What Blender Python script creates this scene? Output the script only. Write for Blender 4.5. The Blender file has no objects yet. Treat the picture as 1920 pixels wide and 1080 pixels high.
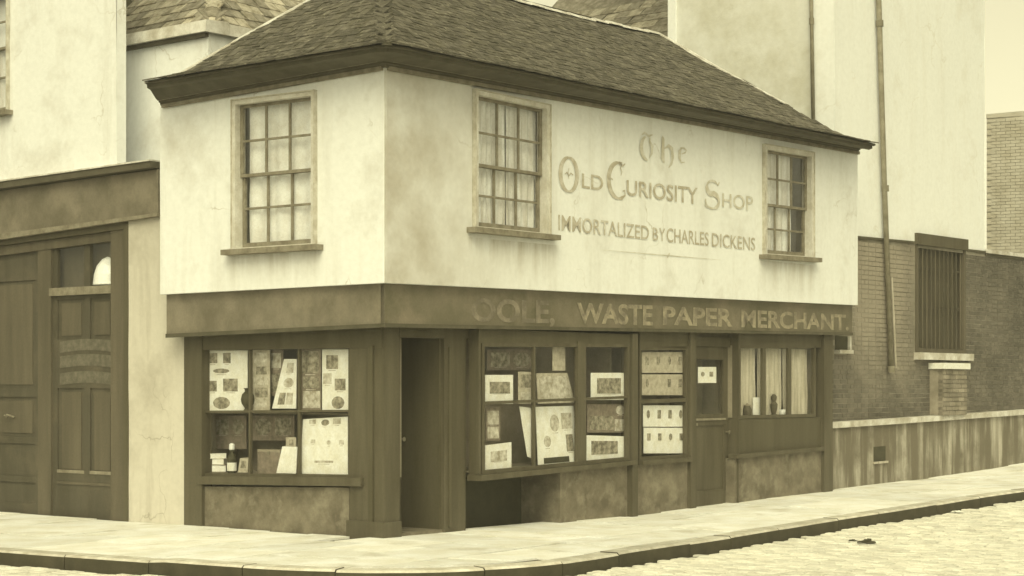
import bpy, bmesh, math, random
from mathutils import Vector, Matrix, noise as mnoise
random.seed(7)
sc = bpy.context.scene
col = sc.collection

# ------------------------------------------------------------------ camera
HAZE = .0020                               # density of the haze added to lift the blacks
F, HOR, EYE = 3517.0, 725.0, 1.64          # focal length and horizon of the 1920 px wide picture, eye height in m
cam = bpy.data.cameras.new('camera')
cam.sensor_width = 36.0
cam.lens = 36.0 * F / 1920.0
cam.shift_y = (HOR - 540.0) / 1920.0
cam.clip_end = 3000
camo = bpy.data.objects.new('camera', cam)
col.objects.link(camo)
camo.location = (0, 0, EYE)
camo.rotation_euler = (math.radians(90), 0, 0)
sc.camera = camo

# ------------------------------------------------------------------ sky, sun, exposure
T = (1.0, 0.935, 0.60)                     # cream cast of the old print, carried by the light
SUN_EL, SUN_DIR = math.radians(46), (-0.05, -1.0)
w = bpy.data.worlds.new('World'); sc.world = w; w.use_nodes = True
wt = w.node_tree
bg = wt.nodes['Background']
sky = wt.nodes.new('ShaderNodeTexSky'); sky.sky_type = 'NISHITA'; sky.sun_disc = False
sky.sun_elevation = SUN_EL
sky.sun_rotation = math.atan2(SUN_DIR[0], SUN_DIR[1])
sky.air_density = 1.0; sky.dust_density = 2.5; sky.ozone_density = 1.0
bw = wt.nodes.new('ShaderNodeRGBToBW')
tint = wt.nodes.new('ShaderNodeVectorMath'); tint.operation = 'MULTIPLY'; tint.inputs[1].default_value = T
wt.links.new(sky.outputs[0], bw.inputs[0]); wt.links.new(bw.outputs[0], tint.inputs[0])
wt.links.new(tint.outputs[0], bg.inputs[0]); bg.inputs[1].default_value = 0.15
sl = bpy.data.lights.new('sun', 'SUN'); sl.energy = 0.75; sl.angle = math.radians(40); sl.color = T
so = bpy.data.objects.new('sun', sl); col.objects.link(so)
tosun = Vector((SUN_DIR[0] * math.cos(SUN_EL), SUN_DIR[1] * math.cos(SUN_EL), math.sin(SUN_EL)))
so.rotation_euler = tosun.to_track_quat('Z', 'Y').to_euler()
so.location = (-10, -20, 30)
sc.view_settings.view_transform = 'Standard'; sc.view_settings.look = 'None'
sc.view_settings.exposure = 0.78; sc.view_settings.gamma = 1.0
sc.render.engine = 'CYCLES'
sc.render.resolution_x, sc.render.resolution_y = 1024, 576
sc.cycles.max_bounces = 6

# ------------------------------------------------------------------ frame of the place: r along the right-hand street, l along the left-hand one
CX, CY = (722 - 960) / F * 20.6, 20.6
_n = math.hypot(2890, 3517)
dR = (2890 / _n, 3517 / _n); dL = (-dR[1], dR[0])
def W(r, l, z): return Vector((CX + r * dR[0] + l * dL[0], CY + r * dR[1] + l * dL[1], z))
def P(side, t, off, z): return W(t, -off, z) if side == 'R' else W(-off, t, z)
def AX(side):      # along, outward
    return (Vector((*dR, 0)), Vector((-dL[0], -dL[1], 0))) if side == 'R' else (Vector((*dL, 0)), Vector((-dR[0], -dR[1], 0)))
def pix(side, px, py, off):                # where the sight line meets a facade plane: (t, z)
    o = P(side, 0, off, 0); d = AX(side)[0]; a = (px - 960) / F
    t = (a * o.y - o.x) / (d.x - a * d.y)
    return t, EYE - (py - HOR) / F * (o.y + t * d.y)
def quad(side, off, x0, x1, ytl, ytr, ybr, ybl):
    return [pix(side, x0, ybl, off), pix(side, x1, ybr, off), pix(side, x1, ytr, off), pix(side, x0, ytl, off)]
def bil(q, u, v):                          # v = 0 bottom
    a = [q[0][i] + (q[1][i] - q[0][i]) * u for i in (0, 1)]; b = [q[3][i] + (q[2][i] - q[3][i]) * u for i in (0, 1)]
    return (a[0] + (b[0] - a[0]) * v, a[1] + (b[1] - a[1]) * v)
def subq(q, u0, v0, u1, v1): return [bil(q, u0, v0), bil(q, u1, v0), bil(q, u1, v1), bil(q, u0, v1)]
def lerp(a, b, k): return a + (b - a) * k
def pl(tab, x):
    for (x0, y0), (x1, y1) in zip(tab, tab[1:]):
        if x <= x1: return lerp(y0, y1, max(0, (x - x0)) / (x1 - x0))
    return tab[-1][1]

# ------------------------------------------------------------------ ground heights
ZR = [(-30, -.12), (-4, -.07), (0, -.055), (5, -.05), (10.2, .066), (13.5, .115), (17.2, .25), (60, 1.2)]
def zpave(r, l):
    wd = max(0.0, -(l + .3), -(r + .3))
    return pl(ZR, max(r, -30)) - .012 * min(wd, 3.2) - (.015 if l > .5 else 0)
def gpix(px, py, dz=0.0):
    z = -.05
    for _ in range(30):
        y = (EYE - z) * F / (py - HOR); x = (px - 960) / F * y
        ex, ey = x - CX, y - CY
        r = ex * dR[0] + ey * dR[1]; l = ex * dL[0] + ey * dL[1]
        z = lerp(z, zpave(r, l) + dz, .6)
    return r, l

# ------------------------------------------------------------------ materials
def lin(c): c /= 255.0; return c / 12.92 if c <= .04045 else ((c + .055) / 1.055) ** 2.4
def S(r, g, b, k=.85):
    return (min(.86, lin(r) / T[0] * k), min(.86, lin(g) / T[1] * k * 1.03), min(.86, lin(b) / T[2] * k * 1.08), 1)
class NT:
    def __init__(s, m): s.t = m.node_tree; s.n = s.t.nodes; s.l = s.t.links
    def new(s, k, **kw):
        n = s.n.new(k)
        for a, b in kw.items(): setattr(n, a, b)
        return n
    def noise(s, vec, scale, detail=5, rough=.6, lo=.35, hi=.65):
        a = s.new('ShaderNodeTexNoise'); a.inputs['Scale'].default_value = scale; a.inputs['Detail'].default_value = detail; a.inputs['Roughness'].default_value = rough
        s.l.new(vec, a.inputs['Vector'])
        m = s.new('ShaderNodeMapRange'); m.inputs[1].default_value = lo; m.inputs[2].default_value = hi
        s.l.new(a.outputs[0], m.inputs[0]); return m.outputs[0]
    def mapped(s, vec, sc_):
        m = s.new('ShaderNodeMapping'); m.inputs['Scale'].default_value = sc_; s.l.new(vec, m.inputs[0]); return m.outputs[0]
    def mix(s, f, a, b, bt='MIX'):
        m = s.new('ShaderNodeMix', data_type='RGBA', blend_type=bt)
        for k, v in ((0, f), (6, a), (7, b)):
            if hasattr(v, 'links') or hasattr(v, 'is_linked'): s.l.new(v, m.inputs[k])
            else: m.inputs[k].default_value = v
        return m.outputs[2]
    def math(s, op, a, b=None, clamp=False):
        m = s.new('ShaderNodeMath', operation=op, use_clamp=clamp)
        for k, v in ((0, a), (1, b)):
            if v is None: continue
            if hasattr(v, 'is_linked'): s.l.new(v, m.inputs[k])
            else: m.inputs[k].default_value = v
        return m.outputs[0]
def mat(name, c1, c2=None, scale=4, rough=.85, bump=.15, bscale=70, streak=False, rnd=0, spec=.25, lo=.35, hi=.65, c3=None, s3=1.0, lo3=.5, hi3=.7):
    m = bpy.data.materials.new(name); m.use_nodes = True
    g = NT(m); b = g.n['Principled BSDF']
    geo = g.new('ShaderNodeNewGeometry'); pos = geo.outputs['Position']
    c = c1
    if c2:
        v = g.mapped(pos, (1, 1, .12)) if streak else pos
        c = g.mix(g.noise(v, scale, lo=lo, hi=hi), c1, c2)
    if c3:
        c = g.mix(g.noise(pos, s3, detail=7, lo=lo3, hi=hi3), c, c3)
    # fine grain of the surface
    gr = g.noise(pos, 38, detail=3, lo=.2, hi=.8)
    k = g.math('MULTIPLY_ADD', gr, .22); k.node.inputs[2].default_value = .89
    if rnd:
        oi = g.new('ShaderNodeObjectInfo')
        a = g.math('ADD', oi.outputs['Random'], geo.outputs['Random Per Island'])
        a = g.math('FRACT', a)
        a2 = g.math('MULTIPLY_ADD', a, 2 * rnd); a2.node.inputs[2].default_value = 1 - rnd
        k = g.math('MULTIPLY', k, a2)
    vm = g.new('ShaderNodeVectorMath', operation='SCALE')
    if hasattr(c, 'is_linked'): g.l.new(c, vm.inputs[0])
    else: vm.inputs[0].default_value = c[:3]
    g.l.new(k, vm.inputs['Scale'])
    g.l.new(vm.outputs[0], b.inputs['Base Color'])
    b.inputs['Roughness'].default_value = rough
    b.inputs['Specular IOR Level'].default_value = spec
    if bump:
        bp = g.new('ShaderNodeBump'); bp.inputs['Strength'].default_value = bump; bp.inputs['Distance'].default_value = .01
        n = g.noise(pos, bscale, detail=4, lo=0, hi=1)
        g.l.new(n, bp.inputs['Height']); g.l.new(bp.outputs[0], b.inputs['Normal'])
    return m
SILL_STREAK_SHADE = [('R', 866, 1048, 462), ('R', 1424, 1528, 500), ('L', 420, 608, 480)]  # rain streaks below the sills, with the sills' shade painted in
def plaster(name, clean, dirty, corner=None, streaky=.5, amount=(.48, .72)):
    """lime-washed render: broad stains, rain streaks, fine mottling; corner = extra grime worn in along the street corner"""
    m = bpy.data.materials.new(name); m.use_nodes = True
    g = NT(m); b = g.n['Principled BSDF']
    geo = g.new('ShaderNodeNewGeometry'); pos = geo.outputs['Position']
    big = g.noise(pos, .9, detail=8, rough=.65, lo=amount[0], hi=amount[1])
    st = g.noise(g.mapped(pos, (1, 1, .1)), 3.2, detail=6, lo=.5, hi=.78)
    st = g.math('MULTIPLY', st, streaky)
    d = g.math('MAXIMUM', big, st)
    if corner:
        dot = g.new('ShaderNodeVectorMath', operation='DOT_PRODUCT'); g.l.new(pos, dot.inputs[0]); dot.inputs[1].default_value = (dR[0], dR[1], 0)
        mr = g.new('ShaderNodeMapRange'); r0 = CX * dR[0] + CY * dR[1]
        mr.inputs[1].default_value = r0 + corner; mr.inputs[2].default_value = r0 + .2; mr.inputs[3].default_value = 0; mr.inputs[4].default_value = .8
        g.l.new(dot.outputs['Value'], mr.inputs[0])
        gate = g.math('MULTIPLY', mr.outputs[0], g.math('MULTIPLY_ADD', g.noise(pos, 1.7, detail=7, lo=.3, hi=.7), .75))
        gate.node.inputs[1].links[0].from_node.inputs[2].default_value = .35
        dl = g.new('ShaderNodeVectorMath', operation='DOT_PRODUCT'); g.l.new(pos, dl.inputs[0]); dl.inputs[1].default_value = (dL[0], dL[1], 0)
        street = g.math('LESS_THAN', dl.outputs['Value'], CX * dL[0] + CY * dL[1] + .012)      # long front only
        d = g.math('MAXIMUM', d, g.math('MULTIPLY', gate, street))
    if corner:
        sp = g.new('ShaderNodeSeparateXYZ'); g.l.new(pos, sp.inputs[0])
        for side, xa, xb, yy in SILL_STREAK_SHADE:
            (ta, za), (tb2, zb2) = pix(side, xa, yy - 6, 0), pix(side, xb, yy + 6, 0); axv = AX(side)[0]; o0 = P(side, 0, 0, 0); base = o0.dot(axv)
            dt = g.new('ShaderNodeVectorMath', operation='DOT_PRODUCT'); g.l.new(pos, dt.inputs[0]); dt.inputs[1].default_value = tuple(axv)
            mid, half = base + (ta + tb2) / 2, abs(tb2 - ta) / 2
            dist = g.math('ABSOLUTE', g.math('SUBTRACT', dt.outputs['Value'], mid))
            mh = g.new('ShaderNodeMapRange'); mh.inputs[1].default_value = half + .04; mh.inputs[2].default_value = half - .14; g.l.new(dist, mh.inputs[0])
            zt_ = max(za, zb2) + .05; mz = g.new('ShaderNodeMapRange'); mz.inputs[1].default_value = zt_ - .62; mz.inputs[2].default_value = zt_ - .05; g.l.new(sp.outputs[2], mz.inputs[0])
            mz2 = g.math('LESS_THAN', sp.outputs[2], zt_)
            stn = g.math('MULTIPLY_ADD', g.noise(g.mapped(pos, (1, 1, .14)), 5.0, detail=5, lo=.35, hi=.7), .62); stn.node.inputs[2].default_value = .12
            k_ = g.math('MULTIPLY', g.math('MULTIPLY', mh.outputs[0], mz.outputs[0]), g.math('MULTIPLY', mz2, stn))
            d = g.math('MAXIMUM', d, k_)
    c = g.mix(d, clean, dirty)
    wv = g.new('ShaderNodeVectorMath', operation='MULTIPLY_ADD'); nzv = g.new('ShaderNodeTexNoise'); nzv.inputs['Scale'].default_value = 2.5; nzv.inputs['Detail'].default_value = 6
    g.l.new(pos, nzv.inputs['Vector']); g.l.new(nzv.outputs['Color'], wv.inputs[0]); wv.inputs[1].default_value = (.7, .7, .7); g.l.new(pos, wv.inputs[2])
    vo = g.new('ShaderNodeTexVoronoi', feature='DISTANCE_TO_EDGE'); vo.inputs['Scale'].default_value = .75; g.l.new(wv.outputs[0], vo.inputs['Vector'])
    ck = g.new('ShaderNodeMapRange'); ck.inputs[1].default_value = .002; ck.inputs[2].default_value = .010; ck.inputs[3].default_value = .55; ck.inputs[4].default_value = 0
    g.l.new(vo.outputs['Distance'], ck.inputs[0])
    ckm = g.math('MULTIPLY', ck.outputs[0], g.noise(pos, .8, detail=3, lo=.52, hi=.62))
    c = g.mix(ckm, c, dirty)
    gr = g.noise(pos, 14, detail=5, lo=.2, hi=.8)
    k = g.math('MULTIPLY_ADD', gr, .12); k.node.inputs[2].default_value = .94
    vm = g.new('ShaderNodeVectorMath', operation='SCALE'); g.l.new(c, vm.inputs[0]); g.l.new(k, vm.inputs['Scale'])
    g.l.new(vm.outputs[0], b.inputs['Base Color']); b.inputs['Roughness'].default_value = .95; b.inputs['Specular IOR Level'].default_value = .1
    bp = g.new('ShaderNodeBump'); bp.inputs['Strength'].default_value = .25; bp.inputs['Distance'].default_value = .02
    g.l.new(g.noise(pos, 9, detail=8, lo=0, hi=1), bp.inputs['Height']); g.l.new(bp.outputs[0], b.inputs['Normal'])
    return m
def glassmat(name, gloss=.12, tone=(1, 1, 1, 1)):
    m = bpy.data.materials.new(name); m.use_nodes = True
    g = NT(m); out = g.n['Material Output']; g.n.remove(g.n['Principled BSDF'])
    tr = g.new('ShaderNodeBsdfTransparent'); tr.inputs[0].default_value = tone
    gl = g.new('ShaderNodeBsdfGlossy'); gl.inputs['Roughness'].default_value = .06
    geo = g.new('ShaderNodeNewGeometry')
    bp = g.new('ShaderNodeBump'); bp.inputs['Strength'].default_value = .12; bp.inputs['Distance'].default_value = .02
    g.l.new(g.noise(geo.outputs['Position'], 3.0, detail=2, lo=0, hi=1), bp.inputs['Height']); g.l.new(bp.outputs[0], gl.inputs['Normal'])
    lw = g.new('ShaderNodeLayerWeight'); lw.inputs[0].default_value = .5
    f = g.math('MULTIPLY_ADD', g.math('POWER', lw.outputs['Facing'], 4.0), .55); f.node.inputs[2].default_value = gloss
    mx = g.new('ShaderNodeMixShader'); g.l.new(f, mx.inputs[0]); g.l.new(tr.outputs[0], mx.inputs[1]); g.l.new(gl.outputs[0], mx.inputs[2])
    g.l.new(mx.outputs[0], out.inputs[0]); return m
M = {}
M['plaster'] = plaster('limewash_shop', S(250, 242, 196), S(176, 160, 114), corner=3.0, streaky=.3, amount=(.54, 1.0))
M['plaster_left'] = plaster('limewash_neighbour', S(250, 242, 196), S(196, 182, 138), streaky=.45, amount=(.52, .9))
M['plaster_pier'] = plaster('limewash_pier', S(230, 216, 165, 0.74), S(164, 149, 106, 0.68), streaky=.6, amount=(.47, .95))
M['render_white'] = plaster('render_white', S(252, 244, 200), S(228, 216, 168), streaky=.3, amount=(.55, .85))
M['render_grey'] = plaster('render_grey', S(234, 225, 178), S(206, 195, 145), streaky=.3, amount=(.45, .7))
M['stall'] = mat('stall_riser_cement', S(158, 143, 100, 0.578), S(122, 109, 74, 0.578), scale=3.5, bump=.3, c3=S(172, 158, 112, 0.578), s3=5)
M['trim'] = mat('cream_painted_trim', S(230, 219, 172), S(204, 191, 144), scale=6)
M['trim_outline'] = mat('trim_shadow_outline', S(216, 204, 156), S(184, 170, 124), scale=9)  # darker trim tone that paints the shadow line round the architraves
M['sash'] = mat('weathered_sash_paint', S(176, 162, 116, 0.637), S(142, 128, 88, 0.637), scale=8)
M['dark'] = mat('dark_shopfront_paint', S(127, 115, 75, 0.475), S(111, 100, 62, 0.475), scale=5, rough=.6, bump=.12, streak=True)
M['dark2'] = mat('dark_shopfront_timber', S(139, 126, 84, 0.422), S(117, 105, 67, 0.422), scale=6, rough=.65, bump=.15, streak=True)
M['fascia'] = mat('fascia_paint', S(152, 138, 98, 0.663), S(124, 112, 76, 0.663), scale=2.5, rough=.7, bump=.15, c3=S(168, 152, 108, 0.663), s3=1.2)
M['fascia_shaded'] = mat('fascia_paint_shaded', S(134, 121, 83, 0.693), S(112, 103, 66, 0.693), scale=1.8, rough=.7, bump=.15, c3=S(150, 134, 94, 0.693), s3=1.4)  # darker copy of the fascia paint, shade of the long front put in
M['cornice'] = mat('cornice_timber', S(134, 122, 83, 0.446), S(112, 103, 66, 0.427), scale=4, rough=.8)
M['interior'] = mat('dim_interior', S(124, 112, 80, 1.615), S(100, 92, 62, 1.615), scale=2)
M['tile'] = mat('clay_roof_tile', S(142, 131, 96, 0.511), S(108, 99, 66, 0.511), scale=9, rough=.95, bump=.5, bscale=45, rnd=.3, c3=S(196, 182, 133, 0.511), s3=16, lo3=.58, hi3=.72)  # pale specks put the roof's glints into the tile colour
M['tile_bed'] = mat('roof_batten_bed', S(108, 100, 63, 0.577), S(96, 88, 53, 0.577), scale=5)
M['tile2'] = mat('old_rear_tile', S(190, 176, 130), S(138, 125, 86), scale=8, rough=.95, bump=.5, rnd=.4, c3=S(214, 202, 156), s3=12, lo3=.6, hi3=.8)
M['mortar_pale'] = mat('pale_mortar', S(240, 230, 182), S(196, 182, 138), scale=6, bump=.4)
M['hip'] = mat('hip_tile', S(126, 116, 80, 0.511), S(106, 97, 64, 0.511), scale=10, rnd=.2, bump=.4)
M['stone'] = mat('coping_stone', S(232, 221, 174), S(182, 168, 124), scale=4, bump=.3)
M['flag'] = mat('york_flagstone', S(255, 248, 198), S(238, 226, 174), scale=2.2, bump=.35, bscale=40, rnd=.1, c3=S(186, 171, 122), s3=1.6, lo3=.56, hi3=.85)
M['joint'] = mat('dirt_joint', S(120, 109, 76), S(100, 91, 62), scale=6)
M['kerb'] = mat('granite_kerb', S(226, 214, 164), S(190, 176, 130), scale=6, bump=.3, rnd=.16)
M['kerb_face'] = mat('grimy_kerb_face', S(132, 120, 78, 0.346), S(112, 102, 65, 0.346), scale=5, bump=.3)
M['sett'] = mat('granite_sett', S(240, 229, 176), S(226, 213, 162), scale=5, bump=.1, rnd=.17, c3=S(176, 162, 116), s3=1.1, lo3=.56, hi3=.85)
M['road'] = mat('road_grit', S(120, 109, 76, .6), S(104, 95, 64, .6), scale=3, bump=.5, c3=S(112, 101, 70, .6), s3=9, lo3=.5, hi3=.7)
M['brick'] = mat('sooty_brick', S(130, 119, 87, .72), S(112, 103, 74, .66), scale=1.1, rough=.95, bump=.4, rnd=.18)
def lighter_patch(m, col_, c, rad):        # a cleaner patch of brickwork round a point
    g = NT(m); b = g.n['Principled BSDF']; lk = b.inputs['Base Color'].links[0]; src = lk.from_socket
    geo = g.new('ShaderNodeNewGeometry'); ds_ = g.new('ShaderNodeVectorMath', operation='DISTANCE'); g.l.new(geo.outputs['Position'], ds_.inputs[0]); ds_.inputs[1].default_value = c
    nz = g.noise(geo.outputs['Position'], 1.3, detail=6, lo=.25, hi=.75)
    k = g.math('MULTIPLY_ADD', nz, 1.3); g.l.new(ds_.outputs['Value'], k.node.inputs[2])
    mr = g.new('ShaderNodeMapRange'); mr.inputs[1].default_value = rad; mr.inputs[2].default_value = rad + 1.5; mr.inputs[3].default_value = .85; mr.inputs[4].default_value = 0
    g.l.new(k, mr.inputs[0])
    vm = g.mix(mr.outputs[0], src, col_); g.l.new(vm, b.inputs['Base Color'])
lighter_patch(M['brick'], S(168, 153, 112, .9), W(12.0, .45, 3.3), 1.4)
M['brick_mortar'] = mat('sooty_mortar', S(186, 172, 128, 0.722), S(130, 119, 82, 0.722), scale=1.2)
M['brick_far'] = mat('far_house_brick', S(204, 191, 144), S(184, 170, 124), scale=2.5, bump=.2, rnd=.06)
M['plinth'] = mat('streaked_plinth_render', S(132, 119, 82, 0.680), S(216, 202, 152, 0.680), scale=4.2, bump=.3, streak=True, lo=.44, hi=.66, c3=S(126, 114, 78, 0.680), s3=1.4, lo3=.46, hi3=.7)
M['whitewash'] = mat('whitewash_drip', S(206, 191, 144), S(158, 144, 102), scale=9, streak=True)
M['lead'] = mat('iron_pipe_paint', S(166, 153, 108, 0.680), S(136, 124, 84, 0.680), scale=7, rough=.6)
M['gate'] = mat('gate_paint', S(137, 125, 86, 0.352), S(119, 108, 71, 0.352), scale=4, streak=True, rough=.65, c3=S(151, 135, 92, 0.352), s3=2)
M['gate_post'] = mat('gate_post_paint', S(155, 139, 95, 0.383), S(131, 118, 79, 0.383), scale=4, streak=True, rough=.7)
M['paper'] = mat('print_paper', S(250, 241, 192), S(236, 225, 172), scale=9, bump=.05)
M['paper_aged'] = mat('aged_paper', S(206, 192, 142), S(176, 161, 116), scale=14, bump=.05)
M['paper_brown'] = mat('brown_paper', S(158, 140, 102, 0.765), S(128, 114, 80, 0.765), scale=16, bump=.05)
M['ink'] = mat('engraving_ink', S(116, 106, 72, .7), S(190, 176, 128), scale=17, bump=0, lo=.36, hi=.68)
M['ink_pale'] = mat('pale_engraving_ink', S(164, 150, 106), S(230, 218, 168), scale=15, bump=0, lo=.34, hi=.68)
M['black'] = mat('black_iron', S(98, 90, 53, 0.495), S(84, 78, 46, 0.495), scale=6, rough=.6)
M['curtain'] = mat('net_curtain', S(248, 240, 194), S(196, 182, 136), scale=10, bump=.15, lo=.36, hi=.72, streak=True, c3=S(176, 162, 118), s3=24, lo3=.56, hi3=.95)
M['curtain_plain'] = mat('plain_net_curtain', S(254, 247, 202), S(226, 214, 166), scale=5, bump=.1, lo=.4, hi=.75, c3=S(206, 192, 146), s3=30, lo3=.6, hi3=.95)
M['curtain2'] = mat('shop_curtain', S(216, 202, 152), S(172, 158, 112), scale=9, bump=.1, streak=True)
M['glass'] = glassmat('window_glass', .10)
M['glass_shop'] = glassmat('shop_glass', .05)
M['letter'] = mat('faded_wall_lettering', S(208, 194, 144), S(240, 230, 182), scale=9, bump=0, lo=.42, hi=.72)
M['letter2'] = mat('wall_lettering', S(190, 174, 126), S(226, 214, 166), scale=9, bump=0, lo=.42, hi=.72)
M['sign'] = mat('fascia_lettering', S(174, 158, 110, .80), S(136, 123, 87, .75), scale=9, bump=0, lo=.38, hi=.64)
M['sign_faded'] = mat('worn_fascia_lettering', S(158, 143, 102, .78), S(126, 114, 80, .73), scale=5, bump=0, lo=.35, hi=.6)
M['ceramic'] = mat('glazed_white', S(244, 236, 190), None, rough=.3, bump=0, spec=.5)
M['sign_band'] = mat('worn_painted_band', S(150, 138, 98, .5), S(134, 124, 86, .42), scale=12, bump=0)

# ------------------------------------------------------------------ mesh helpers
WL = {}                                    # world position of each object's origin
def link(o, parent, wl):
    col.objects.link(o); WL[o.name] = Vector(wl)
    if parent is not None:
        o.parent = parent; o.location = Vector(wl) - WL[parent.name]
    else: o.location = wl
def tag(o, label=None, cat=None, group=None, kind=None):
    for k, v in (('label', label), ('category', cat), ('group', group), ('kind', kind)):
        if v: o[k] = v
    return o
def thing(name, loc, label, cat, group=None):
    o = bpy.data.objects.new(name, None); o.empty_display_size = .2
    link(o, None, loc); return tag(o, label, cat, group)
class MB:
    def __init__(s): s.v = []; s.f = []; s.mi = []
    def add(s, vs, fs, mi=0):
        b = len(s.v); s.v += [Vector(x) for x in vs]; s.f += [tuple(b + i for i in f) for f in fs]; s.mi += [mi] * len(fs); return s
    def box8(s, q, mi=0):
        return s.add(q, [(0, 1, 2, 3), (7, 6, 5, 4), (0, 4, 5, 1), (1, 5, 6, 2), (2, 6, 7, 3), (3, 7, 4, 0)], mi)
    def qb(s, side, q, of, ob, mi=0):      # prism of a facade quad between two offsets
        return s.box8([P(side, t, of, z) for t, z in q] + [P(side, t, ob, z) for t, z in q], mi)
    def rb(s, side, t0, t1, z0, z1, o0, o1, mi=0): return s.qb(side, [(t0, z0), (t1, z0), (t1, z1), (t0, z1)], o0, o1, mi)
    def tube(s, pts, rad, n=10, cap=True):
        rings = []
        for i, p in enumerate(pts):
            p = Vector(p); d = (Vector(pts[min(i + 1, len(pts) - 1)]) - Vector(pts[max(i - 1, 0)])).normalized()
            a = d.orthogonal().normalized() if abs(d.z) < .9 else Vector((1, 0, 0)); a = (a - d * a.dot(d)).normalized(); b = d.cross(a)
            rr = rad[i] if isinstance(rad, (list, tuple)) else rad
            rings.append([p + a * math.cos(2 * math.pi * k / n) * rr + b * math.sin(2 * math.pi * k / n) * rr for k in range(n)])
        fs = [(i * n + k, i * n + (k + 1) % n, (i + 1) * n + (k + 1) % n, (i + 1) * n + k) for i in range(len(pts) - 1) for k in range(n)]
        if cap: fs += [tuple(range(n))[::-1], tuple((len(pts) - 1) * n + k for k in range(n))]
        return s.add([v for r in rings for v in r], fs)
    def build(s, name, m, parent=None, loc=None, smooth=False, label=None, cat=None, group=None, kind=None, fixn=True, bevel=0):
        ms = m if isinstance(m, (list, tuple)) else [m]
        if loc is None:
            if parent is not None: loc = WL[parent.name]
            else:
                loc = Vector((sum(v.x for v in s.v) / len(s.v), sum(v.y for v in s.v) / len(s.v), min(v.z for v in s.v)))
        loc = Vector(loc)
        me = bpy.data.meshes.new(name); me.from_pydata([tuple(v - loc) for v in s.v], [], s.f)
        for x in ms: me.materials.append(M[x] if isinstance(x, str) else x)
        for p, i in zip(me.polygons, s.mi): p.material_index = i; p.use_smooth = smooth
        if fixn:
            bm = bmesh.new(); bm.from_mesh(me); bmesh.ops.recalc_face_normals(bm, faces=bm.faces)
            if bevel: bmesh.ops.bevel(bm, geom=list(bm.edges), offset=bevel, segments=1, affect='EDGES')
            bm.to_mesh(me); bm.free()
        o = bpy.data.objects.new(name, me); link(o, parent, loc)
        return tag(o, label, cat, group, kind)
def QB(name, side, m, parent, of, ob, x0, x1, ytl, ytr, ybr, ybl, **kw):
    return MB().qb(side, quad(side, of, x0, x1, ytl, ytr, ybr, ybl), of, ob).build(name, m, parent, **kw)
def inst(name, me, mtx, parent):           # one more piece that shares its mesh
    o = bpy.data.objects.new(name, me); col.objects.link(o)
    p = WL[parent.name]; o.parent = parent
    o.matrix_basis = Matrix.Translation(-p) @ mtx
    WL[o.name] = mtx.to_translation(); return o
def pieces(name, base_mb, mats, m, parent, limit=300, rest_name=None, bevel=0):
    """mats = list of world matrices, largest in view first; the first `limit` become objects, the rest one mesh"""
    me = None
    for mm in mats[:limit]:
        if me is None:
            o = base_mb.build(name, m, None, loc=(0, 0, 0), bevel=bevel); me = o.data
            WL[o.name] = mm.to_translation(); o.parent = parent; o.matrix_basis = Matrix.Translation(-WL[parent.name]) @ mm
        else: inst(name, me, mm, parent)
    if len(mats) > limit and me:
        bv = [v.co.copy() for v in me.vertices]; bf = [tuple(p.vertices) for p in me.polygons]
        r = MB()
        for mm in mats[limit:]: r.add([mm @ v for v in bv], bf)
        r.build(rest_name or name, m, parent, kind='stuff', fixn=False)
def camdist(mm): v = mm.to_translation(); return v.x * v.x + v.y * v.y
def unitbox(sx, sy, sz, taper=0.0):        # centred in x and y, from 0 to sz
    a, b = sx / 2, sy / 2; c, d = a - taper, b - taper
    return MB().box8([(-a, -b, 0), (a, -b, 0), (a, b, 0), (-a, b, 0), (-c, -d, sz), (c, -d, sz), (c, d, sz), (-c, d, sz)])
def frame_m(o, x, y, z): return Matrix(((x.x, y.x, z.x, o.x), (x.y, y.y, z.y, o.y), (x.z, y.z, z.z, o.z), (0, 0, 0, 1)))

# lettering: letter outlines first (the scene is still small)
def text_shape(body, bold=0.0):
    cu = bpy.data.curves.new('lettering', 'FONT'); cu.body = body; cu.offset = bold; cu.resolution_u = 4
    o = bpy.data.objects.new('lettering', cu); col.objects.link(o)
    dg = bpy.context.evaluated_depsgraph_get(); dg.update()
    me = bpy.data.meshes.new_from_object(o.evaluated_get(dg))
    vs = [(v.co.x, v.co.y) for v in me.vertices]; fs = [tuple(p.vertices) for p in me.polygons]
    bpy.data.objects.remove(o); bpy.data.curves.remove(cu); bpy.data.meshes.remove(me)
    x0 = min(v[0] for v in vs); x1 = max(v[0] for v in vs); y0 = min(v[1] for v in vs); y1 = max(v[1] for v in vs)
    if body.endswith(','): y0 = 0.0
    return [((x - x0) / (x1 - x0), (y - y0) / (y1 - y0)) for x, y in vs], fs
def stroke(pts, wd):                       # ribbon with swelling width, in unit coordinates
    vs = []; n = len(pts)
    for i, p in enumerate(pts):
        a = pts[max(0, i - 1)]; b = pts[min(n - 1, i + 1)]
        dx, dy = b[0] - a[0], b[1] - a[1]; L = math.hypot(dx, dy) or 1
        h = (wd[i] if isinstance(wd, (list, tuple)) else wd) / 2
        vs += [(p[0] - dy / L * h, p[1] + dx / L * h), (p[0] + dy / L * h, p[1] - dx / L * h)]
    return vs, [(2 * i, 2 * i + 1, 2 * i + 3, 2 * i + 2) for i in range(n - 1)]
def arc(cx, cy, rx, ry, a0, a1, n=16): return [(cx + rx * math.cos(math.radians(lerp(a0, a1, i / n))), cy + ry * math.sin(math.radians(lerp(a0, a1, i / n)))) for i in range(n + 1)]
def letter_shapes(q, side, off, shapes, mb):
    for vs, fs in shapes:
        mb.add([P(side, bil(q, u, v)[0], off, bil(q, u, v)[1]) for u, v in vs], fs)
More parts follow.
